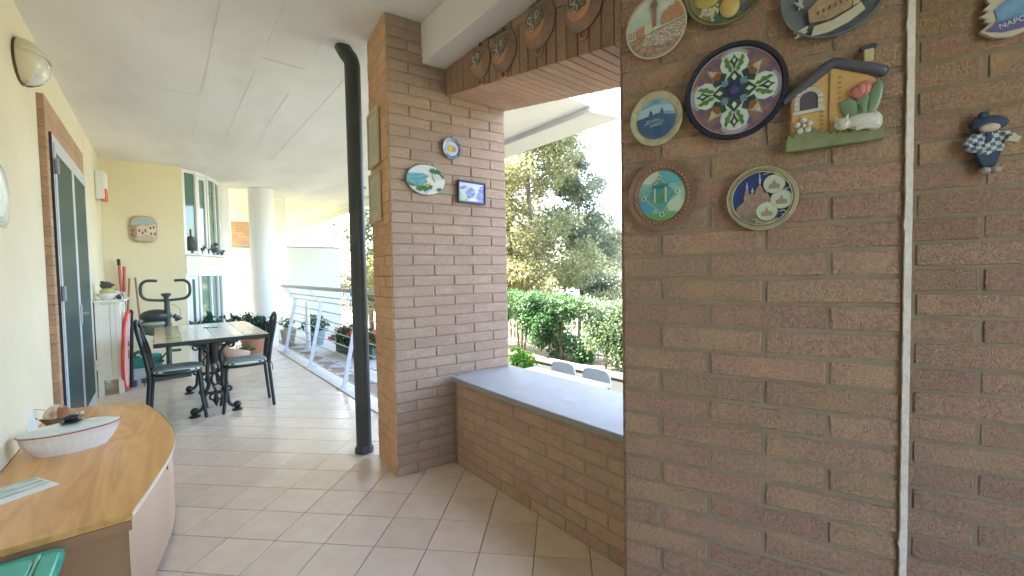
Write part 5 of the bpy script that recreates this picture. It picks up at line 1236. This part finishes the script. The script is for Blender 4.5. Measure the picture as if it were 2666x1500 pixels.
fc = bpy.data.curves.new('lettering', 'FONT'); fc.body = 'NAPOLI'; fc.size = .017; fc.extrude = .0006; fc.align_x = 'CENTER'
fo_ = bpy.data.objects.new('tmp', fc); scene.collection.objects.link(fo_)
dg_ = bpy.context.evaluated_depsgraph_get(); me_ = bpy.data.meshes.new_from_object(fo_.evaluated_get(dg_)); bpy.data.objects.remove(fo_)
me_.materials.clear()
lt_ = ob('lettering', me_, C_('souvenir_white', (.72,.72,.74), .4), t, (.008,-.0165,-.043)); lt_.rotation_euler = (R(90), R(-12), 0)

# ------------------------------------------------------------------ garden: table, chairs, wall, fence, hedge, trees
GZ = -.685
m_gw = M('white_garden_plastic', (.50,.52,.54), .45, (.46,.48,.50), 3)
gt = thing('garden_table', 'long white outdoor table just outside the window sill', 'outdoor table', (3.35, 3.49, GZ))
MB().box(-.41, .41, -.615, .63, .70, .735).build('table_top', m_gw, gt, bevel=.006)
for (x, y) in ((-.36,-.55),(.36,-.55),(-.36,.56),(.36,.56)): MB().box(x-.03,x+.03,y-.03,y+.03,0,.70).build('leg', m_gw, gt, bevel=.004)
MB().box(-.34,.34,-.56,-.54,.62,.70).box(-.34,.34,.54,.56,.62,.70).build('apron', m_gw, gt)
def gchair(loc, rz, lab):
    c = thing('garden_chair', lab, 'outdoor chair', loc, rz, 'white chairs around the garden table')
    sh_ = rrect(-.20,.20,-.2,.2,.06)
    MB().prismz(sh_, .43, .455).build('seat', m_gw, c, bevel=.006)
    bkp = [(-.20,.47),(-.205,.66),(-.19,.745),(-.14,.785),(0,.795),(.14,.785),(.19,.745),(.205,.66),(.20,.47)]
    MB().prism(bkp, .195, .215).build('backrest', m_gw, c, bevel=.006)
    MB().tube(smooth_path([(x,.20,z_) for x, z_ in bkp], 4), .013, 8).build('back_rim', m_gw, c, smooth=50)
    for (x, y) in ((-.17,-.17),(.17,-.17),(-.17,.18),(.17,.18)): MB().tube([(x*1.1,y*1.15,0),(x,y,.43)], .016, 8).build('leg', m_gw, c, smooth=40)
gchair((3.80, 3.83, GZ), R(-90), 'white outdoor chair on the far side of the garden table, left of the pair')
gchair((3.80, 3.28, GZ), R(-90), 'white outdoor chair on the far side of the garden table, nearer the table corner')
gchair((3.28, 4.32, GZ), R(0), 'white outdoor chair at the left end of the garden table, half hidden by the pillar')
gw = thing('garden_wall', 'low grey rendered garden wall under the hedge', 'garden wall', (5.20, 0, GZ))
MB().box(0, .22, -6, 13, 0, .37).build('wall_face', M('grey_render', (.13,.14,.135), .9, (.10,.11,.105), 3, 6, .15, 40), gw)
MB().box(-.02, .24, -6, 13, .371, .40).build('coping', M('tan_coping', (.24,.20,.15), .9, (.19,.16,.115), 6), gw)
soil = MB().box(5.42, 6.6, -6, 13, -.7, -.33); struct(soil.build('planting_bed', M('dry_soil', (.20,.16,.10), .95, (.12,.10,.06), 5, 6, .5, 30)))
fe = thing('iron_fence', 'pale vertical bar fence standing behind the hedge', 'fence', (6.15, 0, -.33))
m_fe = C_('fence_paint', (.50,.50,.46), .6)
MB().box(-.015,.015,1.5,11,.06,.10).build('rail', m_fe, fe); MB().box(-.015,.015,1.5,11,1.00,1.04).build('rail', m_fe, fe)
pk = MB().box(-.011,.011,-.011,.011,0,1.10).mesh('picket'); pk.materials.append(m_fe)
for k in range(72): ob('picket', pk, None, fe, (0, 1.6+.13*k, 0))
lm_hedge = leaf_mat('hedge_leaf', (.03,.085,.03), (.075,.185,.062), (.24,.37,.16), .45)
lm_hedge2 = leaf_mat('pale_hedge_leaf', (.06,.11,.05), (.145,.22,.105), (.30,.39,.22), .5)
m_bark = M('grey_bark', (.17,.13,.09), .9, (.11,.085,.06), 14, 5, .5, 40)
rn = random.Random(11)
def shrub(y, h, wd, seed, lab, mat, n, sz, lean=0.0, low=.18):
    t = thing('hedge_shrub', lab, 'shrub', (5.62, y, -.33), 0, 'clipped shrubs of the garden hedge')
    cl_ = []
    r_ = random.Random(seed)
    for k in range(13):
        cl_.append((r_.uniform(-.18,.16)+lean, r_.uniform(-wd,wd)*.85, r_.uniform(low,1)*h*.88, .24, .26, .22))
    for k in range(6): cl_.append((r_.uniform(-.12,.12)+lean, -wd+2*wd*(k+.5)/6, h*.92, .22, .22, .15))
    st = MB()
    for k in range(4):
        a = r_.uniform(-.5,.5)*wd
        st.tube(smooth_path([(0,a*.4,0),(r_.uniform(-.05,.05),a*.8,h*.4),(r_.uniform(-.1,.1),a*1.3,h*.8)], 4), [.022,.02,.018,.016,.014,.012,.010,.008,.006], 6)
    st.build('stem', m_bark, t, smooth=50)
    leaves('foliage', mat, t, cl_, n, sz, seed, .5)
labs = ['deep green hedge shrub nearest the brick pillar', 'dense green hedge shrub above the pair of white garden chairs', 'lighter sparse hedge shrub above the table corner', 'pale hedge shrub beside the brick pier']
shrub(6.55, 1.20, .62, 21, labs[0], lm_hedge, 6000, .07, low=.55)
shrub(5.40, 1.16, .60, 22, labs[1], lm_hedge, 6800, .07, low=.1)
shrub(4.45, 1.12, .50, 23, labs[2], lm_hedge2, 4200, .062, low=.1)
shrub(3.70, 1.10, .45, 24, labs[3], lm_hedge2, 3200, .06, low=.25)
shrub(7.70, 1.20, .60, 25, 'hedge shrub mostly hidden behind the brick pillar', lm_hedge, 2600, .08, low=.4)
sm_ = thing('young_shrub', 'bright lime green shrub at the foot of the garden wall', 'shrub', (4.86, 5.62, -.70))
leaves('foliage', leaf_mat('lime_leaf', (.05,.17,.015), (.12,.34,.03), (.30,.50,.08), .45), sm_, [(0,0,.34,.22,.24,.28),(.0,.16,.50,.15,.15,.18)], 900, .07, 31, .6)
MB().tube([(0,0,0),(0,.03,.3)], .012, 6).build('stem', m_bark, sm_)
pf = thing('palm_like_plant', 'small pale spiky plant in the garden corner by the pier', 'plant', (4.62, 3.42, -.70))
pm = MB()
rq_ = random.Random(4)
for k in range(26):
    a = R(360*k/26+rq_.uniform(-8,8)); L = rq_.uniform(.28,.48); e = rq_.uniform(.2,.9)
    P = [Vector((math.cos(a)*L*s, math.sin(a)*L*s, .30+L*e*s-L*.8*s*s)) for s in (0,.35,.7,1)]
    sd = Vector((-math.sin(a), math.cos(a), 0))*.018
    pm.add([P[0]-sd*.4, P[0]+sd*.4, P[1]+sd, P[1]-sd, P[2]+sd*.7, P[2]-sd*.7, P[3]], [(0,1,2,3),(3,2,4,5),(5,4,6)])
o = pm.build('foliage', leaf_mat('pale_blade', (.16,.24,.12), (.30,.38,.22), None, .3), pf); MB().tube([(0,0,0),(0,0,.32)], .03, 8).build('stem', m_bark, pf)
wwl = MB().box(13.2, 13.5, 5, 13.2, -.7, .62).build('white_boundary_wall', M('white_wall_far', (.82,.81,.78), .9))
tag(wwl, 'bright white boundary wall beyond the hedge', 'wall')

def tree(name, lab, loc, h, spread, seed, mat, n, sz, base=.25, group='trees beyond the hedge', pts=None):
    t = thing(name, lab, 'tree', loc, 0, group)
    r_ = random.Random(seed); tr = MB()
    trunk = smooth_path([(0,0,0),(r_.uniform(-.1,.1),r_.uniform(-.1,.1),h*.3),(r_.uniform(-.2,.2),r_.uniform(-.2,.2),h*.6),(r_.uniform(-.2,.2),r_.uniform(-.2,.2),h*.92)], 5)
    m_ = len(trunk); tr.tube(trunk, [.11*h/6*(1-.9*i/(m_-1)) for i in range(m_)], 8)
    cl_ = []
    for k in range(34):
        a = r_.uniform(0,6.28); q = spread*r_.uniform(.2,.8)
        cl_.append((math.cos(a)*q, math.sin(a)*q, h*r_.uniform(base+.08,.85), spread*.24, spread*.24, spread*.2))
    for k in range(30):
        s = r_.uniform(base, .96); b = trunk[int(s*(m_-1))]
        a = r_.uniform(0, 6.28); env = math.sin(min(1,(1-s)/(1-base)*1.25+.12)*math.pi*.5)
        L = spread*env*r_.uniform(.45,1)
        e = b+Vector((math.cos(a)*L, math.sin(a)*L, L*r_.uniform(.1,.55)))
        mid = (b+e)/2+Vector((0,0,L*.08))
        tr.tube([b, mid, e], [.035*h/6,.022*h/6,.008*h/6], 6)
        q = r_.uniform(.5,.85)*spread*.42
        cl_.append((e.x, e.y, e.z, q, q, q*.8))
        cl_.append((mid.x+r_.uniform(-.2,.2), mid.y+r_.uniform(-.2,.2), mid.z+.2, q*.8, q*.8, q*.6))
    tr.build('trunk', m_bark, t, smooth=50)
    leaves('crown', mat, t, cl_, n, sz, seed+1, .5, hollow=.25)
lm_t1 = leaf_mat('olive_tree_leaf', (.13,.14,.06), (.31,.315,.15), (.56,.52,.28), .65)
lm_t2 = leaf_mat('grey_green_tree_leaf', (.08,.105,.065), (.20,.23,.145), (.38,.40,.26), .6)
tree('leafy_tree', 'tall olive green tree filling the open window beyond the hedge', (8.0, 8.6, -.7), 7.4, 1.9, 41, lm_t1, 46000, .095, .06)
tree('leafy_tree', 'grey green tree rising behind the olive tree, nearer the pier', (9.9, 8.75, -.7), 5.9, 1.35, 42, lm_t2, 26000, .095, .22)
tree('leafy_tree', 'broad yellowish tree between the pillar and the olive tree trunk', (8.3, 10.2, -.7), 6.8, 1.7, 46, lm_t1, 22000, .11, .06)
tree('leafy_tree', 'low hazy tree at the right beside the pier edge', (14.6, 11.6, -.7), 4.6, 1.6, 43, lm_t2, 9000, .13, .35)
tree('leafy_tree', 'pale tree seen past the roof edge left of the downpipe', (5.0, 13.0, -.7), 5.2, 1.25, 44, lm_t2, 9000, .12, .2)
tree('leafy_tree', 'yellowish low tree between the partition wall and the downpipe', (4.75, 11.6, -.7), 2.6, .9, 45, lm_t1, 4000, .10, .25)
far = []
for k in range(90): far.append((24+random.uniform(-3,6), -8+k*.6+random.uniform(-1,1), random.uniform(.2,2.4), 1.6, 1.3, random.uniform(.7,1.3)))
fw = leaves('far_wood', lm_t2, None, far, 16000, .42, 77); fw['kind'] = 'stuff'
